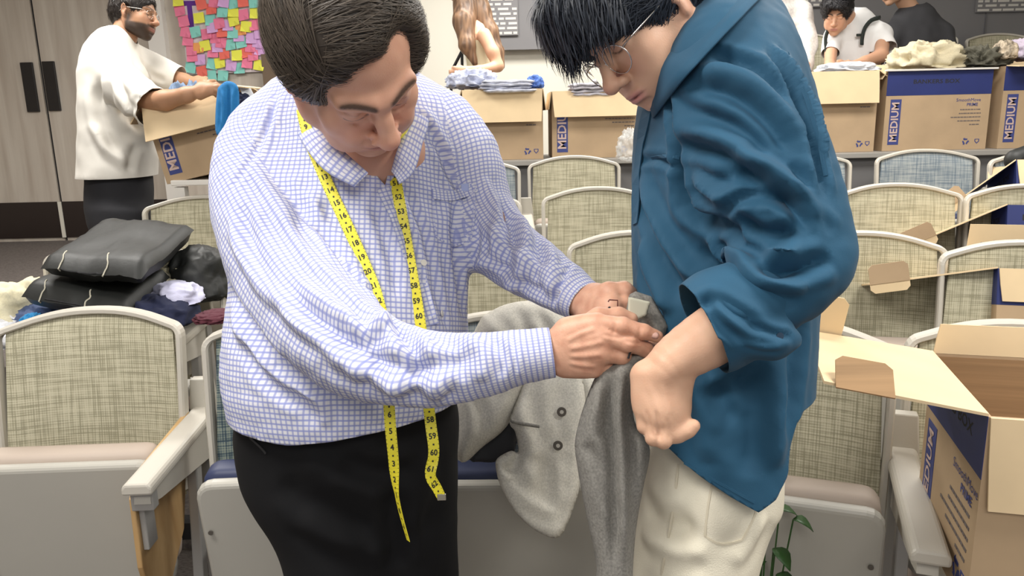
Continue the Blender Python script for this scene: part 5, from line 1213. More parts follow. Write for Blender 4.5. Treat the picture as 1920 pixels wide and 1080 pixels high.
# ================================================================ draped cloth: thick sheets with puffed edges
def inpoly(P, poly):
    x, y = P[:, 0], P[:, 1]; c = np.zeros(len(P), bool); n = len(poly)
    for i in range(n):
        x1, y1 = poly[i]; x2, y2 = poly[(i+1) % n]
        c ^= ((y1 > y) != (y2 > y)) & (x < (x2-x1)*(y-y1)/(y2-y1+1e-9)+x1)
    return c
def poly_sd(P, poly):
    d = np.full(len(P), 1e9); n = len(poly)
    for i in range(n):
        a = np.array(poly[i], float); b = np.array(poly[(i+1) % n], float); e = b-a; q = P-a; t = np.clip((q@e)/(e@e+1e-9), 0, 1); d = np.minimum(d, np.linalg.norm(q-t[:, None]*e, axis=1))
    return np.where(inpoly(P, poly), -d, d)
def drape(name, poly, depth, m, parent, thick=.012, edge=10, step=5, fl=(), seed=0, wr=(.002, 30), smooth_poly=True, back=None, uvp=None):
    """hanging cloth: front and back surface joined round a rolled edge; depth(px,py) gives where it hangs"""
    if smooth_poly: poly = [tuple(p) for p in catmull(list(poly)+[poly[0]], 4)[:-1]]
    p = np.array(poly); lo = p.min(0)-step; hi = p.max(0)+step
    nx = int((hi[0]-lo[0])/step)+2; ny = int((hi[1]-lo[1])/step)+2
    gx, gy = np.meshgrid(lo[0]+step*np.arange(nx), lo[1]+step*np.arange(ny)); G = np.stack([gx.ravel(), gy.ravel()], 1)
    sd = poly_sd(G, poly); i = (np.arange(ny-1)[:, None]*nx+np.arange(nx-1)[None]).ravel(); Q = np.stack([i, i+1, i+nx+1, i+nx], 1)
    G3, T = clip(np.concatenate([G, np.zeros((len(G), 1))], 1), Q, sd); G = G3[:, :2]; sd = -poly_sd(G, poly); sd = np.maximum(sd, 0)
    bulge = np.sqrt(np.clip(1-(1-np.clip(sd/edge, 0, 1))**2, 0, 1))
    dd = np.array([depth(x, y) for x, y in G]); ray = CF+CR*((G[:, :1]-960)/FPX)-CU*((G[:, 1:]-540)/FPX)
    F0 = CP+ray*(dd-thick*bulge)[:, None]; B0 = CP+ray*(dd+.3*thick*bulge)[:, None]
    # crease along pixel lines, working on the front only
    D = np.zeros(len(G))
    for pl, wd, ht in fl:
        c = catmull(pl, 4); d, t = seg_dist(np.concatenate([G, np.zeros((len(G), 1))], 1), np.concatenate([c, np.zeros((len(c), 1))], 1)); q = d/wd; e = np.minimum(1, np.minimum(t, 1-t)*5+.02); D += ht*e*(np.exp(-q*q)-.4*np.exp(-(q-1.9)**2*1.2))
    nz = np.array([noise.noise(Vector((f*wr[1]))+Vector((seed, 0, 0))) for f in F0])
    F0 = F0-ray*((D+wr[0]*nz)*bulge)[:, None]
    n = len(G); V = np.concatenate([F0, B0]); Tt = np.concatenate([T, T[:, ::-1]+n])
    # weld rim
    rim = np.where(sd < 1e-6*1+.01)[0]; mp = np.arange(2*n); mp[rim+n] = rim; Tt = mp[Tt]; Tt = Tt[(Tt[:, 0] != Tt[:, 1]) & (Tt[:, 1] != Tt[:, 2]) & (Tt[:, 0] != Tt[:, 2])]
    u = np.unique(Tt); m2 = np.full(len(V), -1); m2[u] = np.arange(len(u)); V = V[u]; Tt = m2[Tt]
    o = mesh_obj(name, V, Tt, m, parent, True, True); recalc(o)
    if uvp:
        uv = o.data.uv_layers.new(name='UVMap'); P = proj(V)
        for l in o.data.loops: uv.data[l.index].uv = ((P[l.vertex_index][1])*uvp, (P[l.vertex_index][0])*uvp)
    return o, V, Tt
def fabric(name, c, var=.08, vs=200, bump=.25, bs=700, rough=.9): return mat(name, c, rough, var=var, vscale=vs, bump=bump, bscale=bs)
m_ltgrey = fabric('light_grey_wool', (.60, .575, .51), .16, 260)
m_dkgrey = fabric('mid_grey_wool', (.21, .20, .18), .25, 300)

# ---- the grey jacket draped over the middle seat
jk = thing('jacket', 'light grey suit jacket with dark buttons draped over the seat between the men', 'jacket', tuple(at(990, 860, 1.75)*np.array([1, 1, 0])+np.array([0, 0, .5])))
dj = lambda x, y: 1.80-.00042*(y-600)+.0002*(x-950)
drape('back_panel', [(985, 700), (1060, 620), (1140, 640), (1160, 760), (1120, 860), (1040, 800), (990, 760)], lambda x, y: dj(x, y)+.035, m_ltgrey, jk, .015, 20, 6, [([(1080, 680), (1110, 740), (1120, 800)], 14, .008)])
drape('sleeve', [(905, 592), (950, 570), (1010, 563), (1062, 575), (1080, 610), (1060, 655), (1010, 690), (985, 735), (950, 800), (905, 838), (868, 868), (850, 840), (848, 790), (850, 740), (868, 680), (885, 630)], lambda x, y: dj(x, y)-.02, m_ltgrey, jk, .055, 45, 6,
      [([(900, 600), (945, 640), (960, 720), (930, 800)], 14, .010), ([(960, 570), (990, 620), (985, 690)], 12, -.010), ([(1010, 565), (1040, 600), (1050, 650)], 12, .010), ([(860, 700), (900, 760), (905, 820)], 12, -.008), ([(990, 600), (1020, 640), (1010, 680)], 10, .006)], 1)
drape('front_panel', [(975, 735), (1000, 680), (1060, 640), (1078, 660), (1090, 700), (1098, 760), (1090, 820), (1088, 900), (1078, 945), (1050, 1006), (1010, 998), (970, 965), (940, 915), (930, 880), (932, 860), (958, 845), (972, 848), (966, 810), (955, 790)], lambda x, y: dj(x, y)-.05, m_ltgrey, jk, .022, 16, 5,
      [([(965, 740), (985, 800), (1000, 860), (990, 930)], 16, .012), ([(1000, 850), (1020, 900), (1030, 960)], 16, -.008), ([(940, 870), (960, 880), (972, 850)], 8, -.010), ([(1030, 700), (1020, 780), (1030, 850)], 14, .006), ([(955, 900), (990, 940), (1040, 960)], 12, .007), ([(1062, 900), (1058, 950), (1046, 990)], 8, -.004)], 2)
drape('pocket_flap', [(957, 785), (985, 792), (1012, 797), (1012, 803), (985, 799), (957, 793)], lambda x, y: dj(x, y)-.088, m_dkgrey, jk, .002, 3, 3, smooth_poly=False)
for px, py in ((1053, 772), (1046, 835)):
    c = at(px, py, dj(px, py)-.080); recalc(MB().disc(c, -CF, .0105, .004, 16).build('button', mat('horn_button', (.10, .085, .07), .35), jk, wld=True, bevel=.001))
    recalc(MB().disc(c-CF*.004, -CF, .0045, .0012, 8).build('button_thread', m_ltgrey, jk, wld=True))
drape('lining', [(905, 805), (960, 730), (975, 770), (965, 845), (935, 865), (900, 866), (880, 860)], lambda x, y: dj(x, y)+.01, mat('black_lining', (.02, .02, .025), .6), jk, .01, 8, 6)

# ---- grey trousers held up between the two men
gt = thing('trousers', 'grey suit trousers held by the waistband against the young man', 'trousers', tuple(at(1150, 900, 1.10)*np.array([1, 1, 0])))
dg = lambda x, y: 1.085+.00004*(y-600)-.00010*(x-1150)
def dg2(x, y): return dg(x, y) if y > 700 else dg(x, y)+.0006*(700-y)*0+.00035*(700-y)
drape('trouser_leg', [(1180, 655), (1215, 645), (1236, 660), (1200, 690), (1188, 740), (1190, 790), (1215, 830), (1218, 860), (1205, 920), (1192, 1000), (1186, 1100), (1185, 1300), (1180, 1640), (1110, 1640), (1105, 1300), (1112, 1120), (1118, 1060), (1098, 960), (1080, 860), (1079, 820), (1095, 760), (1120, 700), (1150, 675)], dg2, m_dkgrey, gt, .030, 26, 6,
      [([(1150, 690), (1145, 780), (1150, 870), (1155, 1060)], 9, -.008), ([(1165, 680), (1162, 800), (1168, 930), (1172, 1060)], 10, .010), ([(1120, 720), (1110, 800), (1122, 880), (1140, 1000)], 14, .008), ([(1095, 830), (1120, 870), (1140, 960)], 12, -.008), ([(1185, 800), (1190, 900), (1185, 1050)], 8, -.006), ([(1130, 700), (1135, 760), (1130, 830)], 8, -.006)], 5)
drape('waistband', [(1180, 552), (1192, 546), (1222, 556), (1236, 580), (1254, 612), (1246, 632), (1222, 645), (1200, 660), (1160, 690), (1128, 712), (1140, 690), (1170, 660), (1196, 640), (1200, 612), (1180, 605), (1172, 590)], lambda x, y: 1.135-.0001*(x-1180), m_dkgrey, gt, .014, 8, 4, [([(1190, 560), (1222, 600), (1240, 630)], 8, .004)], smooth_poly=False)
drape('inner_waistband', [(1178, 556), (1220, 566), (1212, 592), (1192, 602), (1176, 596)], lambda x, y: 1.106, mat('cream_lining', (.55, .53, .42), .8), gt, .003, 3, 3, smooth_poly=False)
mb = MB(); mb.tube([at(1142, 576, 1.10), at(1147, 588, 1.095), at(1151, 600, 1.09)], .0022, 6); mb.build('hook', m_dark, gt, wld=True)
mb = MB(); mb.tube([at(1140, 566, 1.11), at(1143, 562, 1.11), at(1158, 563, 1.11), at(1158, 574, 1.11), at(1155, 584, 1.11)], .0011, 6); mb.build('bar', mat('brown_bar', (.14, .04, .03), .5), gt, wld=True)
mb = MB(); mb.tube([at(1183, 656, 1.052), at(1178, 672, 1.055)], .0016, 6); mb.build('zip_stop', m_dark, gt, wld=True)

# ================================================================ measuring tape
tp = thing('measuring_tape', 'yellow measuring tape hung round the neck of the older man', 'tape measure', tuple(at(700, 600, 1.15)))
m_tape = mat('yellow_tape', (.82, .72, .035), .45); m_ink = mat('black_ink', (.02, .02, .015), .6)
def tape_run(pl, offs, w, first, step, name, twist=None, ds=None):
    """pl: pixel polyline; follows the shirt where it lies on it, hangs free where offs is a depth"""
    P = catmull(pl, 8); C = []
    par = np.linspace(0, len(pl)-1, len(P))
    for (x, y), u in zip(P, par):
        d = np.interp(u, range(len(pl)), [o if o is not None else -1 for o in offs]); lo_ = offs[int(math.floor(u))]; hi_ = offs[min(int(math.ceil(u)), len(offs)-1)]
        if lo_ is None or hi_ is None:
            c = cast(bv_shirt, x, y)
            if c is None: c = C[-1]+(at(x, y, proj(C[-1])[2])-at(*proj(C[-1])[:2], proj(C[-1])[2])) if C else at(x, y, 1.28)
            if C and u > .55*(len(pl)-1) and (c-CP)@CF < (C[-1]-CP)@CF-.012: c = at(x, y, (C[-1]-CP)@CF)
            else: c = c-nrm(c-CP)*.004
        else: c = at(x, y, d)
        C.append(c)
    C = np.array(C)
    for _ in range(6): C[1:-1] = (C[:-2]+2*C[1:-1]+C[2:])/4
    L = np.concatenate([[0], np.cumsum(np.linalg.norm(np.diff(C, axis=0), axis=1))]); n = int(L[-1]/.006); l = np.linspace(0, L[-1], n)
    C = np.stack([np.interp(l, L, C[:, k]) for k in range(3)], 1); S = []; Nn = []
    for i in range(n):
        t = nrm(C[min(i+1, n-1)]-C[max(i-1, 0)]); v_ = nrm(CP-C[i]); s = nrm(np.cross(t, v_)); s = -s if s@CR < 0 else s
        a = np.interp(i/(n-1), [q[0] for q in twist], [q[1] for q in twist]) if twist else 0
        nn = np.cross(t, s); nn = nn if nn@v_ > 0 else -nn; s2 = s*math.cos(a)+nn*math.sin(a); nn = nn*math.cos(a)-s*math.sin(a); S.append(s2); Nn.append(nn)
    S = np.array(S); Nn = np.array(Nn); th = .0006; V = []
    for i in range(n): V += [C[i]-S[i]*w/2, C[i]+S[i]*w/2, C[i]+S[i]*w/2+Nn[i]*th, C[i]-S[i]*w/2+Nn[i]*th]
    F = [(i*4+j, i*4+(j+1) % 4, (i+1)*4+(j+1) % 4, (i+1)*4+j) for i in range(n-1) for j in range(4)]+[(0, 1, 2, 3), tuple(range(4*n-4, 4*n))[::-1]]
    o = mesh_obj('tape_band', V, F, m_tape, tp, False, True); recalc(o)
    mb = MB(); total = l[-1]; k = 0; pos = .010
    ev = lambda q, arr: np.array([np.interp(q, l, arr[:, z]) for z in range(3)])
    def put(Vt, Ft, q0):
        out = []
        for vx, vy, _ in Vt:
            q = np.clip(q0+vy, 0, total); out.append(ev(q, C)+ev(q, S)*vx+ev(q, Nn)*(th+.0005))
        mb.add(out, Ft)
    while pos < total-.008:
        num = str(first+step*k); Vt, Ft = text_mesh(num, .0125, .03)
        ang = math.radians(90); R = np.array([[0, 1, 0], [-1, 0, 0], [0, 0, 1]]) if False else np.array([[1, 0, 0], [0, -1, 0], [0, 0, 1]])
        put(Vt@R.T*np.array([.95, 1.0, 1]), Ft, pos)
        d = .0014; put([(-d, .0127-d, 0), (d, .0127-d, 0), (d, .0127+d, 0), (-d, .0127+d, 0)], [(0, 1, 2, 3)], pos)
        for tt in range(4): 
            q = .0254*tt/4; 
            for sd_ in (-1, 1): put([(sd_*w/2*.98, q-.0004, 0), (sd_*w/2*.80, q-.0004, 0), (sd_*w/2*.80, q+.0004, 0), (sd_*w/2*.98, q+.0004, 0)], [(0, 1, 2, 3)], pos)
        pos += .0254; k += 1
    me = mb.build('tape_numbers', m_ink, o, wld=True, kind='stuff')
    return C
tape_run([(566, 205), (580, 262), (612, 340), (645, 410), (676, 478), (698, 530), (708, 560), (718, 600)], [None]*8, .0190, 8, 1, 'a')
tape_run([(724, 268), (740, 330), (756, 420), (770, 500), (782, 570), (790, 625)], [None]*6, .0190, 40, 1, 'b')
tape_run([(728, 735), (732, 800), (738, 860), (742, 915), (752, 965), (766, 1014)], [1.19, 1.19, 1.19, 1.195, 1.20, 1.20], .0175, 7, -1, 'c', twist=[(0, 0), (.5, .5), (.68, 1.25), (1, 1.38)])
C_ = tape_run([(802, 745), (808, 800), (814, 850), (806, 890), (818, 912), (828, 932)], [1.21, 1.20, 1.195, 1.19, 1.18, 1.17], .0175, 57, 1, 'd', twist=[(0, .1), (.6, -.3), (.75, .4), (1, .7)])
MB().box(C_[-1], (.013, .003, .010)).build('end_clip', mat('tin_clip', (.5, .48, .4), .3, metal=.8), tp, bevel=.0006, wld=True)
# the run round the back of the neck, under the hair
mb = MB(); bk = catmull([at(566, 205, 1.30), at(575, 165, 1.42), at(640, 130, 1.53), at(720, 140, 1.52), at(775, 190, 1.42), at(765, 240, 1.31), at(724, 268, 1.235)], 6)
mb.tube(list(bk), .0012, 6, ry=.008); mb.build('tape_band', m_tape, tp, wld=True)
# ================================================================ people in the background
m_tee = mat('white_jersey', (.74, .71, .65), .9, var=.03, vscale=12)
m_blackd = mat('black_denim', (.014, .014, .018), .85)
def tube_cloth(t, name, m, prims, h, cuts=(), fl=None, nz=(.004, 14), seed=0, parent=None, k_s=2):
    v = Vol(); prims(v); V, Q = v.mesh(h, k_s); T = tri(Q)
    for c in cuts: V, T = clip(V, T, c(V))
    if fl: V = folds(V, T, fl)
    V = noise_disp(V, T, nz[0], nz[1], seed); o = mesh_obj(name, V, T, m, parent or t, True, True); soldify(o, .002); return o
def pcut(c, d, r):
    d = nrm(d); return lambda V: np.where(np.linalg.norm(V-c, axis=1) < r, (V-c)@d, -.1)
def zcut(z): return lambda V: z-V[:, 2]
def bg_head(t, nose, fwd, up, skin, s=1.0, h=.005, **kw):
    R = frame(fwd, up); c = np.array(nose)-R@np.array([0, .122, -.036])*s; V, Q, C, W, R = make_head(t, c, fwd, up, skin, h=h, scale=s, **kw); return V, Q, C, W, R, c
def cap_hair(t, W, R, base, tip, face=.10, low=-.04, n=900, fr=0, seed=1, puff=0, w=.0018):
    v = Vol(); v.ell((0, -.018, .040), (.086+puff, .108+puff, .092+puff), k=.01); v.ell((0, -.065, -.005), (.074, .058, .072), k=.03)
    if fr: v.ell((0, .070, .070), (.070, .045, .045), k=.03)
    v.ell((0, .122, -.002), (.066, .070, .074), k=.01, op='s'); v.ell((0, .09, -.06), (.12, .078, .07), k=.01, op='s'); v.ell((0, .03, -.10), (.12, .12, .075), k=.01, op='s')
    for s in (-1, 1): v.ell((s*.086, -.0, -.012), (.03, .024, .034), k=.01, op='s')
    V, Q = v.mesh(.007, 1); V = noise_disp(V, tri(Q), .003+puff*.2, 60, seed)
    return hairy(t, W, R, V, Q, base, tip, [dict(n=n, mask=lambda p, n_: p[2] > -.03, dir=lambda p: (p[0]*5, .6, .2) if p[2] > .05 else (0, .2, -.9), seg=.010, w=w, lift=.006+puff*.4, mess=.4, nseg=4, curl=.15)], seed=seed)

# ---- bearded man in the white T-shirt, side view
D3 = 3.75; SK3 = (.40, .215, .125); F3 = TIER[3]
t3 = thing('person', 'bearded man in oversized white T-shirt and black jeans standing beside the grey doors', 'person', tuple(A(222, 300, D3)*np.array([1, 1, 0])+np.array([0, 0, F3])))
tor3 = Chain([(A(232, 72, D3), .055, .07), (A(218, 92, D3), .10, .15), (A(212, 130, D3), .135, .19), (A(218, 190, D3), .160, .20), (A(222, 250, D3), .170, .20), (A(222, 300, D3), .172, .20), (A(220, 345, D3), .172, .20)], CR)
sl3 = Chain([(A(205, 105, 3.66), .07, .07), (A(222, 145, 3.58), .092, .085), (A(248, 175, 3.50), .098, .09), (A(280, 198, 3.42), .092, .085), (A(300, 203, 3.38), .085, .08)], CU)
sf3 = Chain([(A(235, 100, 3.88), .07, .07), (A(275, 125, 3.92), .085, .08), (A(318, 145, 3.92), .080, .075), (A(345, 152, 3.92), .07, .07)], CU)
tube_cloth(t3, 't_shirt', m_tee, lambda v: (v.chain(tor3, k=.04), v.chain(sl3, k=.04), v.chain(sf3, k=.04)), .011,
    [zcut(A(222, 331, D3)[2]), pcut(A(293, 201, 3.40), A(293, 201, 3.40)-A(262, 185, 3.47), .17), pcut(A(337, 151, 3.92), A(337, 151, 3.92)-A(310, 143, 3.92), .14), lambda V: .062-np.linalg.norm(V-A(236, 66, D3), axis=1)],
    [([(215, 110), (225, 160), (250, 220), (262, 250)], .02, -.016), ([(195, 130), (205, 190), (240, 250)], .025, .016), ([(180, 160), (190, 230), (220, 290)], .025, -.016), ([(235, 150), (265, 185), (285, 215)], .018, .012), ([(240, 190), (268, 215), (290, 225)], .015, -.012), ([(245, 130), (275, 150), (292, 165)], .015, -.012), ([(175, 230), (200, 280), (240, 310)], .02, .014), ([(255, 270), (245, 300), (240, 325)], .02, -.012), ([(262, 110), (285, 140), (310, 150)], .015, -.010)], (.006, 12), 3)
j3 = Vol(); j3.chain(Chain([(A(222, 318, D3), .15, .16), (A(224, 380, D3), .15, .16), (A(224, 420, D3), .14, .15)], CR), k=.05)
tube_cloth(t3, 'trousers', m_blackd, lambda v: (v.chain(Chain([(A(222, 318, D3), .15, .16), (A(224, 380, D3), .150, .16), (A(224, 420, D3), .14, .15)], CR), k=.05), v.chain(Chain([(A(224, 400, 3.66), .13, .09), (A(226, 500, 3.66), .10, .085), (A(226, 640, 3.66), .08, .08)], CR), k=.05), v.chain(Chain([(A(226, 400, 3.85), .13, .09), (A(228, 500, 3.85), .10, .085), (A(228, 620, 3.85), .08, .08)], CR), k=.05)), .014, [zcut(F3+.05)], None, (.006, 9), 5)
for dd in (3.66, 3.85): q = A(227, 500, dd); 
for dd in (3.66, 3.85):
    q = A(226, 630, dd); v = Vol(); v.rc((q[0]-.03, q[1], F3+.045), (q[0]+.17, q[1], F3+.035), .045, .038, k=.02); V, Q = v.mesh(.012, 1); V[:, 2] = np.maximum(V[:, 2], F3+.001); mesh_obj('shoe', V, Q, mat('grey_shoe', (.2, .2, .2), .6), t3, True, True)
hV, hQ, hC, W3, R3, c3_ = bg_head(t3, A(296, 46, D3), cdir(.98, -.14, .10), cdir(.12, .99, .0), SK3, h=.0045, brow=(.02, .014, .01), beard=(.022, .016, .013), lips=(.33, .14, .12), hv=dict(nose=1.05))
v = Vol(); v.line([c3_+R3@np.array([0, -.03, -.03]), A(226, 88, D3)], [.055, .065], k=.02); v.chain(Chain([(c, a*.8, b*.8) for c, a, b in zip(tor3.C[3:15], tor3.rx[3:15], tor3.ry[3:15])], CR, sub=1), k=.03)
v.line([A(222, 310, 3.72), A(226, 500, 3.66), A(226, 630, 3.66)], [.07, .05, .04], k=.03); v.line([A(222, 310, 3.78), A(228, 500, 3.85), A(228, 615, 3.85)], [.07, .05, .04], k=.03)
bV, bQ = v.mesh(.016, 1)
v = Vol(); v.line([A(265, 192, 3.46), A(310, 188, 3.36), A(350, 178, 3.31), A(378, 169, 3.30)], [.046, .042, .032, .024], k=.02)
hand(v, A(376, 170, 3.30), [A(396, 160, 3.29), A(398, 164, 3.28), A(398, 169, 3.28), A(395, 174, 3.28)], [[A(406, 158, 3.29), A(411, 161, 3.29)], [A(408, 163, 3.28), A(412, 168, 3.29)], [A(407, 170, 3.28), A(410, 175, 3.29)], [A(403, 176, 3.29), A(405, 180, 3.30)]], [.011, .011, .0105, .010], thumb=[A(383, 162, 3.30), A(393, 155, 3.31), A(402, 153, 3.32)], rw=.03, k=.004)
V4, Q4 = v.mesh(.005, 1)
v = Vol(); v.line([A(300, 138, 3.92), A(345, 152, 3.90), A(372, 156, 3.86)], [.045, .036, .026], k=.02)
hand(v, A(372, 156, 3.86), [A(386, 153, 3.83), A(388, 156, 3.82), A(388, 160, 3.82), A(386, 164, 3.82)], [[A(396, 154, 3.81), A(400, 158, 3.81)], [A(398, 158, 3.80), A(400, 162, 3.81)], [A(397, 162, 3.80), A(399, 166, 3.81)], [A(394, 166, 3.81), A(396, 169, 3.82)]], [.011, .011, .0105, .010], thumb=[A(378, 150, 3.86), A(386, 147, 3.85)], rw=.03, k=.004)
V5, Q5 = v.mesh(.006, 1)
body_join(t3, [(hV, hQ, hC), (bV, bQ, np.array(SK3)), (V4, Q4, np.array(SK3)*1.15), (V5, Q5, np.array(SK3)*1.1)])
cap_hair(t3, W3, R3, (.012, .009, .008), (.03, .022, .018), n=700, seed=3)
glasses(t3, W3, r=.021)
mb = MB()
rr = random.Random(4); prev = None
for yy in list(range(112, 122, 4))+list(range(160, 225, 7)): pass
# ---- woman with long brown hair
D4 = 5.5
t4 = thing('person', 'woman with long brown hair and bare shoulders in cream top leaning on the far counter', 'person', tuple(A(900, 100, D4)*np.array([1, 1, 0])+np.array([0, 0, BACK])))
SK4 = (.62, .36, .235)
def stand(t, cx, d, z0, sk, mt, w=.16, shoulder_y=None, floor=BACK, side=CR, legs_m=None, top_px=None, hip=.95):
    """hidden lower half behind the counter: pelvis and two legs"""
    c = A(cx, 300, d); c = np.array([c[0], c[1], 0])
    tube_cloth(t, 'trousers', legs_m or m_blackd, lambda v: (v.line([c+[0, 0, floor+hip], c+[0, 0, floor+hip-.12]], [w*.85, w*.85], k=.02), v.line([c+np.array([-.09, 0, floor+hip-.12]), c+np.array([-.09, 0, floor+.45]), c+np.array([-.09, 0, floor+.08])], [.095, .07, .055], k=.04), v.line([c+np.array([.09, 0, floor+hip-.12]), c+np.array([.09, 0, floor+.45]), c+np.array([.09, 0, floor+.08])], [.095, .07, .055], k=.04)), .03, [zcut(floor+.05)], None, (.004, 8), 2)
    for s in (-.09, .09): MB().box(c+np.array([s, -.05, floor+.03]), (.09, .26, .058)).build('shoe', m_dark, t, bevel=.015, wld=True)
stand(t4, 900, D4, 0, SK4, None, .14, hip=.92)
tor4 = Chain([(A(885, 45, D4), .06, .06), (A(893, 62, D4), .125, .09), (A(900, 90, D4), .115, .095), (A(902, 125, D4), .10, .09), (A(902, 170, D4), .12, .10), (A(900, 230, D4), .13, .11)], nrm(CR+CF*.6))
tube_cloth(t4, 'top', mat('cream_top', (.74, .66, .45), .85), lambda v: v.chain(Chain([(c, a*1.04, b*1.06) for c, a, b in zip(tor4.C, tor4.rx, tor4.ry)], nrm(CR+CF*.6), sub=1), k=.02), .014, [lambda V: V[:, 2]-A(900, 78, D4)[2]], None, (.003, 18), 2)
hV, hQ, hC, W4, R4, c4_ = bg_head(t4, A(838, -8, D4), cdir(-.93, -.30, -.12), cdir(-.22, .95, 0), SK4, h=.006, brow=(.1, .06, .04))
v = Vol(); v.line([c4_+R4@np.array([0, -.03, -.03]), A(888, 50, D4)], [.045, .05], k=.02); v.chain(tor4, k=.03)
v.line([A(908, 66, D4-.13), A(924, 98, D4-.16), A(934, 124, D4-.15), A(900, 132, D4-.25), A(862, 131, D4-.32)], [.050, .045, .038, .033, .025], k=.02)
hand(v, A(862, 131, D4-.32), [A(850, 130, D4-.34), A(850, 133, D4-.34), A(850, 136, D4-.34)], [[A(843, 132, D4-.35)], [A(842, 135, D4-.35)], [A(843, 138, D4-.35)]], [.010, .010, .009], thumb=[A(856, 128, D4-.34), A(850, 126, D4-.35)], rw=.03)
V, Q = v.mesh(.010, 1); body_join(t4, [(hV, hQ, hC), (V, Q, np.array(SK4))])
v = Vol(); v.ell(c4_+R4@np.array([0, -.02, .03]), (.100, .105, .105), k=.02); v.line([c4_+R4@np.array([0, -.05, 0]), A(895, 25, D4+.02), A(915, 62, D4+.02), A(930, 98, D4+.02), A(942, 124, D4+.0)], [.105, .095, .075, .055, .020], k=.03); v.line([A(872, 0, D4-.06), A(870, 40, D4-.10), A(876, 85, D4-.13), A(890, 118, D4-.12)], [.085, .075, .055, .022], k=.03)
v.ell(c4_+R4@np.array([0, .115, -.03]), (.08, .08, .09), k=.01, op='s')
V, Q = v.mesh(.009, 1); T = tri(Q); N_ = normals(V, T); st_ = np.array([noise.noise(Vector((p[0]*70, p[1]*70, p[2]*4))) for p in V]); V = V+N_*(.005*st_)[:, None]; o = mesh_obj('hair', V, T, m_hair, t4, True, True); cc_ = np.clip(.5+st_, 0, 1)[:, None]; zz = smooth_step(-V[:, 2], -c4_[2], -c4_[2]+.35)[:, None]; set_col(o, (np.array([.055, .032, .020])*(1-cc_)+np.array([.15, .088, .05])*cc_)*(1+.9*zz))

# ---- man in the white printed shirt, head above the frame
m_printed = mat('white_printed_cotton', (.70, .66, .62), .9, var=.14, vscale=70)
def standing_torso(label, cx, ysh, d, w, m, skin, headfwd, seed, arms, sleeve=.3, nosepx=None, up=None, hk=None, legs=None, neck=None, leanx=0, cutr=.075, nzc=12):
    t = thing('person', label, 'person', tuple(A(cx, 100, d)*np.array([1, 1, 0])+np.array([0, 0, BACK])))
    stand(t, cx, d, 0, skin, None, .16, legs_m=legs)
    tor = Chain([(A(cx+leanx, ysh-22, d), .07, .06), (A(cx+leanx*.8, ysh, d), w*.72, .10), (A(cx+leanx*.6, ysh+28, d), w, .12), (A(cx+leanx*.3, ysh+75, d), w*.95, .125), (A(cx, ysh+130, d), w*.88, .125), (A(cx, ysh+185, d), w*.88, .12)], CR)
    def pr(v):
        v.chain(tor, k=.03)
        for a in arms: v.line(a[0], a[1], k=.04)
    nk = A(cx+leanx, ysh-26, d) if neck is None else neck
    tube_cloth(t, 'shirt', m, pr, .012, [lambda V: cutr-np.linalg.norm(V-nk, axis=1)]+[pcut(a[0][-1], a[0][-1]-a[0][-2], .11) for a in arms], None, (.010, nzc), seed)
    V, Q, C, W, R, c = bg_head(t, nosepx, headfwd, up, skin, h=.005, **(hk or {}))
    v = Vol(); v.line([c+R@np.array([0, -.03, -.03]), A(cx+leanx, ysh-6, d)], [.055, .065], k=.02); v.chain(Chain([(cc, a*.85, b*.85) for cc, a, b in zip(tor.C[4:], tor.rx[4:], tor.ry[4:])], CR, sub=1), k=.03)
    for a in arms:
        v.line(a[2], a[3], k=.02); e = a[2][-1]; dr = nrm(a[2][-1]-a[2][-2]); sdv = nrm(np.cross(dr, CF)); kn = [e+dr*.075+sdv*q for q in (-.026, -.009, .009, .026)]
        hand(v, e, kn, [[q+dr*.035+CU*-.008, q+dr*.06-CU*.022] for q in kn], [.0105]*4, thumb=[e+sdv*-.02+dr*.02, e-sdv*.045+dr*.05, e-sdv*.05+dr*.075], rw=.03, k=.004)
    V2, Q2 = v.mesh(.010, 1); body_join(t, [(V, Q, C), (V2, Q2, np.array(skin))])
    return t, W, R, tor, c
t5, W5, R5, _, _ = standing_torso('person in white printed shirt behind the young man, head cut off by the top edge', 1452, -2, 5.35, .205, m_printed, (.62, .40, .28), cdir(-.3, -.5, .8), 4,
    [([A(1505, 20, 5.3), A(1515, 80, 5.25), A(1510, 135, 5.15)], [.065, .060, .045], [A(1512, 120, 5.17), A(1500, 150, 5.05), A(1480, 160, 4.98)], [.035, .030, .025]), ([A(1400, 20, 5.3), A(1395, 80, 5.2), A(1410, 130, 5.1)], [.065, .055, .045], [A(1408, 120, 5.12), A(1425, 150, 5.0), A(1445, 158, 4.98)], [.035, .030, .025])],
    nosepx=A(1440, -60, 5.2), up=cdir(-.1, .8, .5))
cap_hair(t5, W5, R5, (.02, .015, .012), (.05, .04, .03), n=200, seed=5)
# ---- curly-haired young man, white T-shirt, rucksack straps
t6, W6, R6, tor6, _ = standing_torso('black-haired man in plain white T-shirt with dark rucksack straps looking down into a box', 1612, 44, 5.25, .19, mat('white_jersey_plain', (.80, .79, .78), .9), (.60, .34, .22), cdir(-.42, -.60, .68), 6,
    [([A(1652, 62, 5.2), A(1662, 92, 5.10)], [.070, .062], [A(1655, 75, 5.15), A(1652, 104, 5.02), A(1622, 116, 4.98), A(1592, 124, 4.95)], [.046, .044, .036, .026]), ([A(1562, 66, 5.2), A(1556, 100, 5.12)], [.062, .055], [A(1558, 95, 5.12), A(1556, 125, 5.0), A(1575, 135, 4.95)], [.042, .034, .026])],
    nosepx=A(1563, 49, 5.02), up=cdir(-.22, .72, .66), hk=dict(brow=(.02, .015, .012), lips=(.5, .22, .2)), leanx=-14, cutr=.07, neck=A(1602, 20, 5.25))
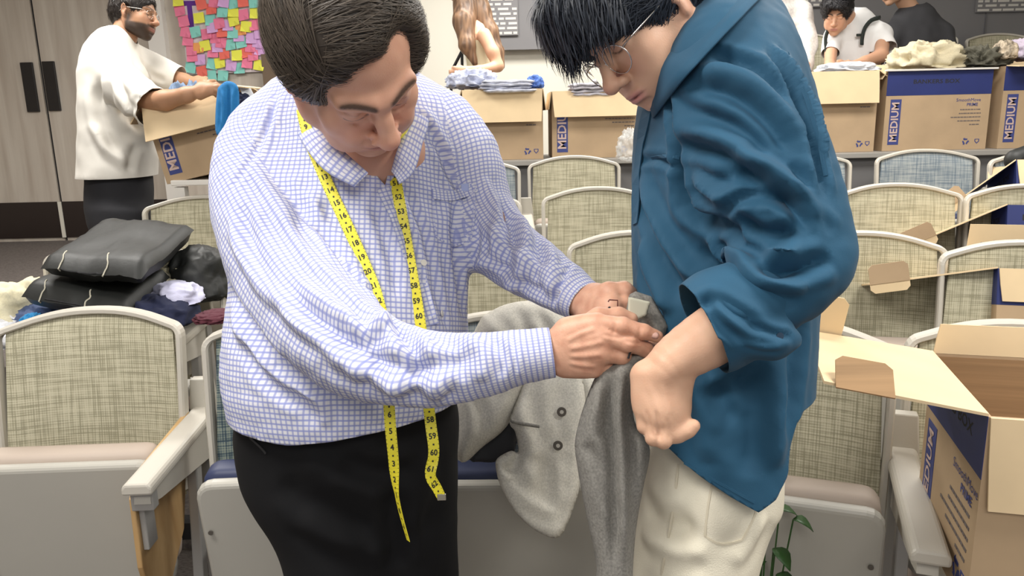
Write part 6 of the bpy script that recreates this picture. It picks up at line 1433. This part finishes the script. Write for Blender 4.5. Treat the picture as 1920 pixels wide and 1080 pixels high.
cap_hair(t6, W6, R6, (.008, .008, .010), (.035, .032, .035), n=1100, fr=1, seed=6, puff=.012, w=.0025)
bp = thing('rucksack', 'dark rucksack worn by the curly-haired man in white', 'backpack', tuple(A(1620, 90, 5.45)))
v = Vol(); v.ell(A(1618, 95, 5.47), (.13, .10, .2), k=.02); V, Q = v.mesh(.02, 1); mesh_obj('pack', V, Q, m_blackd, bp, True, True)
for pl, dd in (([(1650, 33), (1634, 38), (1622, 52), (1617, 70), (1616, 84)], 5.10), ([(1572, 46), (1556, 52), (1548, 72), (1550, 100), (1552, 120)], 5.10)):
    mb = MB(); mb.tube([A(x, y, dd+(.05 if i == 0 else 0)) for i, (x, y) in enumerate(catmull(pl, 3))], .006, 6, ry=.016); mb.build('strap', mat('dark_green_webbing', (.02, .028, .025), .8), bp, smooth=True, wld=True)
mb = MB(); mb.tube([A(1606, 66, 5.10), A(1620, 65, 5.10)], .006, 6, ry=.010); mb.build('chest_strap', MATS['dark_green_webbing'], bp, wld=True)
# ---- man in the charcoal T-shirt
t7, W7, R7, tor7, _ = standing_torso('man in charcoal T-shirt behind the navy banded box, top of his head out of frame', 1722, 34, 5.65, .225, mat('charcoal_jersey', (.045, .045, .05), .9), (.58, .34, .22), cdir(-.88, -.28, .35), 8,
    [([A(1768, 62, 5.62), A(1778, 105, 5.6)], [.075, .068], [A(1776, 95, 5.6), A(1770, 140, 5.5), A(1730, 160, 5.35)], [.044, .038, .026]), ([A(1676, 60, 5.62), A(1668, 100, 5.58)], [.07, .06], [A(1670, 95, 5.58), A(1676, 140, 5.45), A(1700, 160, 5.35)], [.042, .036, .026])],
    nosepx=A(1655, -10, 5.55), up=cdir(-.25, .95, .15), hk=dict(lips=(.5, .25, .2)), leanx=-8, cutr=.078)
cap_hair(t7, W7, R7, (.015, .012, .010), (.04, .03, .025), n=200, seed=7)

# ================================================================ loose clothes: crumpled heaps
def crumple(name, label, cat, c, r, m, seed, zrot=0, amp=.25, sc=2.2, flat=.55, group=None, n=40, trim=None):
    """soft folded heap with ridged creases, resting flat underneath"""
    t = thing(name, label, cat, tuple(c), (0, 0, zrot), group); V = []; F = []; m_ = n*2; rr = np.array(r)
    for i in range(n+1):
        th = math.pi*i/n
        for j in range(m_):
            ph = 2*math.pi*j/m_; d = np.array([math.sin(th)*math.cos(ph), math.sin(th)*math.sin(ph), math.cos(th)])
            q = Vector(d*sc)+Vector((seed*3.1, seed, 0)); f = 1-2*abs(noise.noise(q)); f2 = 1-2*abs(noise.noise(q*2.3+Vector((5, 5, 5)))); o_ = 1+amp*(f-.6)+amp*.45*(f2-.6)
            s = np.sign(d)*np.abs(d)**.8; p = s*rr*o_
            if p[2] < 0: p[2] *= .25
            V.append(p)
    for i in range(n):
        for j in range(m_): a = i*m_+j; b = i*m_+(j+1) % m_; F.append((a, b, b+m_, a+m_))
    o = mesh_obj('cloth', V, F, m, t, True); recalc(o); bm = bmesh.new(); bm.from_mesh(o.data); bmesh.ops.remove_doubles(bm, verts=bm.verts, dist=1e-5); bm.to_mesh(o.data); bm.free(); return t
def folded(name, label, cat, c, r, m, seed, zrot=0, tilt=0, group=None, layers=4):
    """loosely folded garment: stacked soft layers with rolled edges"""
    t = thing(name, label, cat, tuple(c), (0, tilt, zrot), group); rnd = random.Random(seed); V = []; F = []; n0 = 0; nx, ny = 16, 14
    for L in range(layers):
        z0 = -r[2]+2*r[2]*L/layers; ox, oy = rnd.uniform(-.1, .1)*r[0], rnd.uniform(-.1, .1)*r[1]; th = 2*r[2]/layers*.62
        for sgn in (1, -1):
            for i in range(nx+1):
                for j in range(ny+1):
                    u, v_ = i/nx*2-1, j/ny*2-1; e = (1-u**6)*(1-v_**6); q = Vector((u*2.2+seed, v_*2.2, L*.6)); nn = noise.noise(q)*.35+noise.noise(q*2.5)*.15
                    V.append((ox+r[0]*u*(1+.06*nn), oy+r[1]*v_*(1+.06*noise.noise(q*1.3)), z0+nn*r[2]*.6+sgn*th*max(0, e)**.5))
        N1 = (nx+1)*(ny+1)
        for s_ in range(2):
            for i in range(nx):
                for j in range(ny): a = n0+s_*N1+i*(ny+1)+j; f = (a, a+ny+1, a+ny+2, a+1); F.append(f if s_ == 0 else f[::-1])
        n0 += 2*N1
    o = mesh_obj('cloth', V, F, m, t, True); bm = bmesh.new(); bm.from_mesh(o.data); bmesh.ops.remove_doubles(bm, verts=bm.verts, dist=1e-4); bm.to_mesh(o.data); bm.free(); return t

# ---- heap on the second row seats at the left: garments and two black folded bags
H = 2.62
m_blackbag = mat('black_nylon', (.012, .013, .012), .55, bump=.3, bscale=60, spec=.5)
crumple('garment', 'cream cloth trailing off the left end of the heap', 'clothes', A(20, 590, 2.60), (.14, .16, .12), fabric('cream_cotton', (.74, .68, .48)), 11, .3, sc=1.6)
crumple('garment', 'white cloth at the far left under the cream cloth', 'clothes', A(18, 632, 2.5), (.12, .14, .07), fabric('white_cotton', (.70, .70, .72)), 12, .3)
crumple('garment', 'blue denim garment under the black bags', 'clothes', A(105, 604, 2.56), (.11, .14, .075), fabric('denim_blue', (.07, .10, .20)), 13, .3)
crumple('garment', 'small bright blue cloth poking out beside the denim', 'clothes', A(62, 610, 2.44), (.035, .05, .035), fabric('bright_blue', (.02, .22, .48)), 14, .3)
crumple('garment', 'navy cloth bulging over the top of the front seat', 'clothes', A(302, 600, 2.46), (.105, .14, .085), fabric('navy_cotton', (.010, .014, .045)), 15, 0, amp=.12)
crumple('garment', 'dark cloth filling the middle of the heap under the bags', 'clothes', A(200, 610, 2.62), (.20, .18, .09), fabric('black_cotton', (.012, .012, .014)), 16, 0)
crumple('garment', 'cream cloth wedge showing at the right of the upper bag', 'clothes', A(335, 520, 2.72), (.07, .10, .05), fabric('cream_cotton', (.74, .68, .48)), 17, .2)
m_lav = mat('lavender_striped', (.52, .52, .68), .85, var=.10, vscale=60, stretch=(1, 12, 1))
crumple('shirt', 'lavender striped shirt with a folded collar right of the black bags', 'clothes', A(332, 560, 2.52), (.085, .10, .055), m_lav, 18, .4, amp=.16, sc=1.5)
crumple('bag', 'rounded black bag standing behind the heap next to the checked shirt', 'bag', A(385, 540, 2.75), (.115, .13, .15), m_blackbag, 19, 0, amp=.14, sc=1.4)
crumple('garment', 'maroon cloth lying on the armrest beside the checked shirt', 'clothes', A(412, 596, 2.42), (.075, .07, .022), fabric('maroon_cotton', (.09, .018, .03)), 20, .1)
def flat_bag(label, corners, th, seed, parts=True):
    """folded black garment bag: slab through four top corners, rounded ends, pale stitching, zip"""
    t = thing('garment_bag', label, 'bag', tuple(corners[0]), group='black folded garment bags'); c = [np.array(q) for q in corners]; nx, ny = 24, 14; V = []; F = []
    up = nrm(np.cross(c[1]-c[0], c[3]-c[0])); up = up if up[2] > 0 else -up
    for sgn in (1, -1):
        for i in range(nx+1):
            for j in range(ny+1):
                u, v_ = i/nx, j/ny; p = (c[0]*(1-u)+c[1]*u)*(1-v_)+(c[3]*(1-u)+c[2]*u)*v_; e = (1-(2*u-1)**8)*(1-(2*v_-1)**8)
                q = Vector((u*3+seed, v_*3, 0)); p = p-up*th/2+up*sgn*th/2*max(0, e)**.22+up*(.012*noise.noise(q)+.005*noise.noise(q*4)); V.append(p)
    N1 = (nx+1)*(ny+1)
    for s_ in range(2):
        for i in range(nx):
            for j in range(ny): a = s_*N1+i*(ny+1)+j; f = (a, a+ny+1, a+ny+2, a+1); F.append(f if s_ == 0 else f[::-1])
    o = mesh_obj('bag_body', V, F, m_blackbag, t, True, True); recalc(o)
    def ed(u, v_, k=1.0): return (c[0]*(1-u)+c[1]*u)*(1-v_)+(c[3]*(1-u)+c[2]*u)*v_
    bv = bvh_of(np.array(V), np.array(F))
    for u in (.18, .62):
        pts = []
        for q in np.linspace(.16, -.03, 14):
            p = ed(u+.02*math.sin(q*30), q)-up*(0 if q > .0 else 0); pts.append(p)
        pts += [pts[-1]-up*th*k_+(-nrm(c[3]-c[0]))*.004 for k_ in (.3, .6, .9)]
        P_ = []
        for p in pts:
            hh = bv.find_nearest(Vector(p)); P_.append(np.array(hh[0])+np.array(hh[1])*.0015)
        mb = MB(); mb.tube(P_, .0022, 5); mb.build('stitching', mat('pale_thread', (.50, .47, .38), .8), t, wld=True)
    mb = MB(); P_ = []
    for q in np.linspace(.22, .60, 12):
        hh = bv.find_nearest(Vector(ed(q, -.02)-up*th*.30)); P_.append(np.array(hh[0])+np.array(hh[1])*.001)
    mb.tube(P_, .003, 5); mb.build('zip', m_dark, t, wld=True); return t
flat_bag('upper black folded bag with pale stitching on top of the clothes heap', [A(72, 482, 2.34), A(262, 500, 2.26), A(362, 412, 2.74), A(200, 404, 2.92)], .075, 3)
flat_bag('lower black folded bag with pale stitching under the upper one', [A(38, 535, 2.34), A(232, 570, 2.28), A(318, 500, 2.62), A(150, 470, 2.74)], .075, 6)

# ---- clothes in and on the boxes
def on_counter(px, py, dy=.25): return aty(px, py, BXY+dy)
crumple('shirt', 'blue and white patterned shirt heaped on the left counter box', 'clothes', on_counter(885, 160, .22), (.14, .16, .085), mat('blue_white_print', (.55, .58, .78), .85, var=.45, vscale=22), 21, .2, amp=.35)
folded('shirt', 'folded white and blue shirt lying over the front flap of the left counter box', 'clothes', on_counter(950, 160, .08), (.15, .12, .032), mat('white_blue_print', (.66, .68, .78), .85, var=.28, vscale=30), 22, .05)
crumple('garment', 'blue cloth beside the folded shirts on the left counter box', 'clothes', on_counter(1003, 162, .16), (.05, .08, .06), mat('mid_blue_cloth', (.10, .20, .55), .85, var=.3, vscale=20), 23)
folded('shirt', 'stack of grey and white folded shirts seen under the young man\'s glasses', 'clothes', on_counter(1105, 166, .10), (.11, .12, .035), mat('grey_white_stack', (.50, .48, .52), .85, var=.25, vscale=25), 24)
crumple('garment', 'white clothes in the box in front of the curly-haired man', 'clothes', on_counter(1585, 134, .22), (.17, .16, .05), mat('white_blue_speckle', (.68, .70, .74), .85, var=.2, vscale=20), 25)
crumple('trousers', 'cream trousers heaped high in the navy banded box', 'clothes', on_counter(1735, 124, .22), (.19, .17, .135), fabric('cream_chino', (.62, .55, .38)), 26, .1, amp=.3, sc=1.8)
crumple('garment', 'dark olive crumpled garment beside the cream trousers', 'clothes', on_counter(1838, 122, .20), (.13, .14, .10), fabric('dark_olive', (.10, .095, .07)), 27, .2, amp=.45, sc=2.6)
crumple('garment', 'pale checked scarf end over the corner of the navy banded box', 'clothes', on_counter(1882, 106, .12), (.045, .09, .085), mat('checked_scarf', (.42, .35, .26), .85, var=.6, vscale=40), 28)
crumple('garment', 'pale lilac garment in the box at the right edge', 'clothes', on_counter(1925, 106, .25), (.11, .15, .10), fabric('pale_lilac', (.55, .48, .58)), 29)
# left box
fz = A(372, 178, 3.38)
crumple('garment', 'grey blue garment lying in the tilted box under the bearded man\'s hands', 'clothes', A(368, 285, 3.66), (.13, .13, .30), fabric('slate_blue', (.14, .20, .30)), 31)
bl = thing('garment', 'bright blue cloth hanging over the front of the tilted box', 'clothes', tuple(A(428, 205, 3.16)))
drape('cloth', [(408, 165), (425, 152), (446, 162), (449, 200), (450, 248), (430, 256), (406, 252), (404, 210)], lambda x, y: 3.20-.0003*(y-160), fabric('cobalt_blue', (.012, .16, .40)), bl, .016, 5, 3, [([(416, 168), (419, 200), (415, 245)], 2.5, .012), ([(428, 160), (430, 205), (426, 248)], 2.5, -.012), ([(438, 165), (436, 205), (440, 245)], 2.5, .012)])
wp = thing('paper', 'white sheet sticking up out of the tilted box', 'paper', tuple(A(468, 185, 3.42)))
recalc(MB().prism([(0, 0), (.05, -.005), (.11, -.11), (.065, -.14)], A(448, 163, 3.40), CR, CU, CF*.003).build('sheet', mat('white_paper', (.82, .84, .88), .7), wp, wld=True))
nv = crumple('garment', 'navy cloth behind the white sheet in the tilted box', 'clothes', A(455, 196, 3.42), (.05, .06, .05), fabric('navy_cotton', (.010, .014, .045)), 33)
# dark grey cloth in the second right-hand box
crumple('garment', 'dark grey garment showing over the rim of the second right-hand box', 'clothes', A(1905, 488, 2.50), (.12, .12, .055), fabric('dark_grey_knit', (.06, .065, .07)), 34)
# black case lying on the fourth row box
cs = thing('laptop_bag', 'black bag on top of the box at the end of the fourth row', 'bag', tuple(A(1915, 290, 3.35)))
v = Vol(); v.rc(A(1905, 300, 3.5), A(1960, 285, 3.5), .05, .06, k=.02); V, Q = v.mesh(.012, 1); mesh_obj('bag_body', V, Q, m_blackbag, cs, True, True)
# crumpled clear plastic hanging behind the young man's chest
pl = thing('plastic_bag', 'crumpled clear plastic against the printed box left of the blue shirt', 'plastic bag', tuple(aty(1188, 290, BXY-.30)))
m_plast = bpy.data.materials.new('clear_plastic'); m_plast.use_nodes = True; _b = m_plast.node_tree.nodes['Principled BSDF']; _b.inputs['Base Color'].default_value = (.8, .8, .78, 1); _b.inputs['Roughness'].default_value = .12; _b.inputs['Alpha'].default_value = .38
o = crumple('x', 'x', 'x', (0, 0, 0), (.085, .06, .13), m_plast, 35, amp=.3, sc=3); ch = o.children[0]; bpy.data.objects.remove(o); ch.parent = pl; ch.location = (0, 0, 0); ch.name = 'film'
# tripod-like floor stand beside the woman (dark diagonal bar)
sd_ = thing('stand', 'thin dark metal stand legs behind the checked shirt near the long-haired woman', 'stand', tuple(aty(850, 170, 5.9)*np.array([1, 1, 0])+np.array([0, 0, BACK])))
mb = MB(); mb.tube([aty(846, 135, 5.9), aty(866, 96, 5.9)], .012, 6); mb.build('leg', m_dark, sd_, wld=True)
mb = MB(); mb.tube([aty(866, 96, 5.9), aty(868, 300, 5.9)*np.array([1, 1, 0])+np.array([0, 0, BACK+.01])], .012, 6); mb.build('leg', m_dark, sd_, wld=True)
mb = MB(); mb.tube([aty(846, 135, 5.9), aty(838, 300, 5.9)*np.array([1, 1, 0])+np.array([0, 0, BACK+.01])], .012, 6); mb.build('leg', m_dark, sd_, wld=True)

# ---- small leafy plant standing behind the young man's legs
pp = at(1432, 1010, 1.62); pt = thing('plant', 'small dark green leafy plant half hidden behind the cream trousers', 'plant', (pp[0], pp[1], 0))
recalc(MB().tube([(0, 0, 0), (0, 0, .11), (0, 0, .11)], [.055, .075, .075], 16).build('pot', mat('dark_pot', (.03, .03, .03), .5), pt, smooth=False))
rnd = random.Random(5); m_leaf = mat('dark_leaf', (.03, .09, .02), .45, var=.3, vscale=20)
for i in range(14):
    a = rnd.uniform(0, 6.28); hgt = rnd.uniform(.30, .66); r_ = rnd.uniform(.015, .06); tip = np.array([math.cos(a)*r_, math.sin(a)*r_, hgt]); base = np.array([math.cos(a)*.01, math.sin(a)*.01, .1])
    MB().tube([base, (base+tip)/2+[0, 0, .02], tip], .0018, 5).build('stem', m_leaf, pt)
    o_ = np.array([math.cos(a), math.sin(a), 0]); sdv = np.array([-math.sin(a), math.cos(a), 0]); V = []; L_ = rnd.uniform(.05, .08)
    for k in range(6):
        s_ = k/5; w_ = .018*math.sin(math.pi*min(1, s_*.95+.05))+.0008; p = tip+o_*L_*s_*.75+np.array([0, 0, L_*(.5*s_-.9*s_*s_)]); V += [p-sdv*w_, p+np.array([0, 0, -.004*math.sin(math.pi*s_)]), p+sdv*w_]
    F = [f for k in range(5) for f in ((k*3, k*3+1, k*3+4, k*3+3), (k*3+1, k*3+2, k*3+5, k*3+4))]
    soldify(mesh_obj('leaf', V, F, m_leaf, pt, True), .0008)
# ---- sculpted brows etc. end
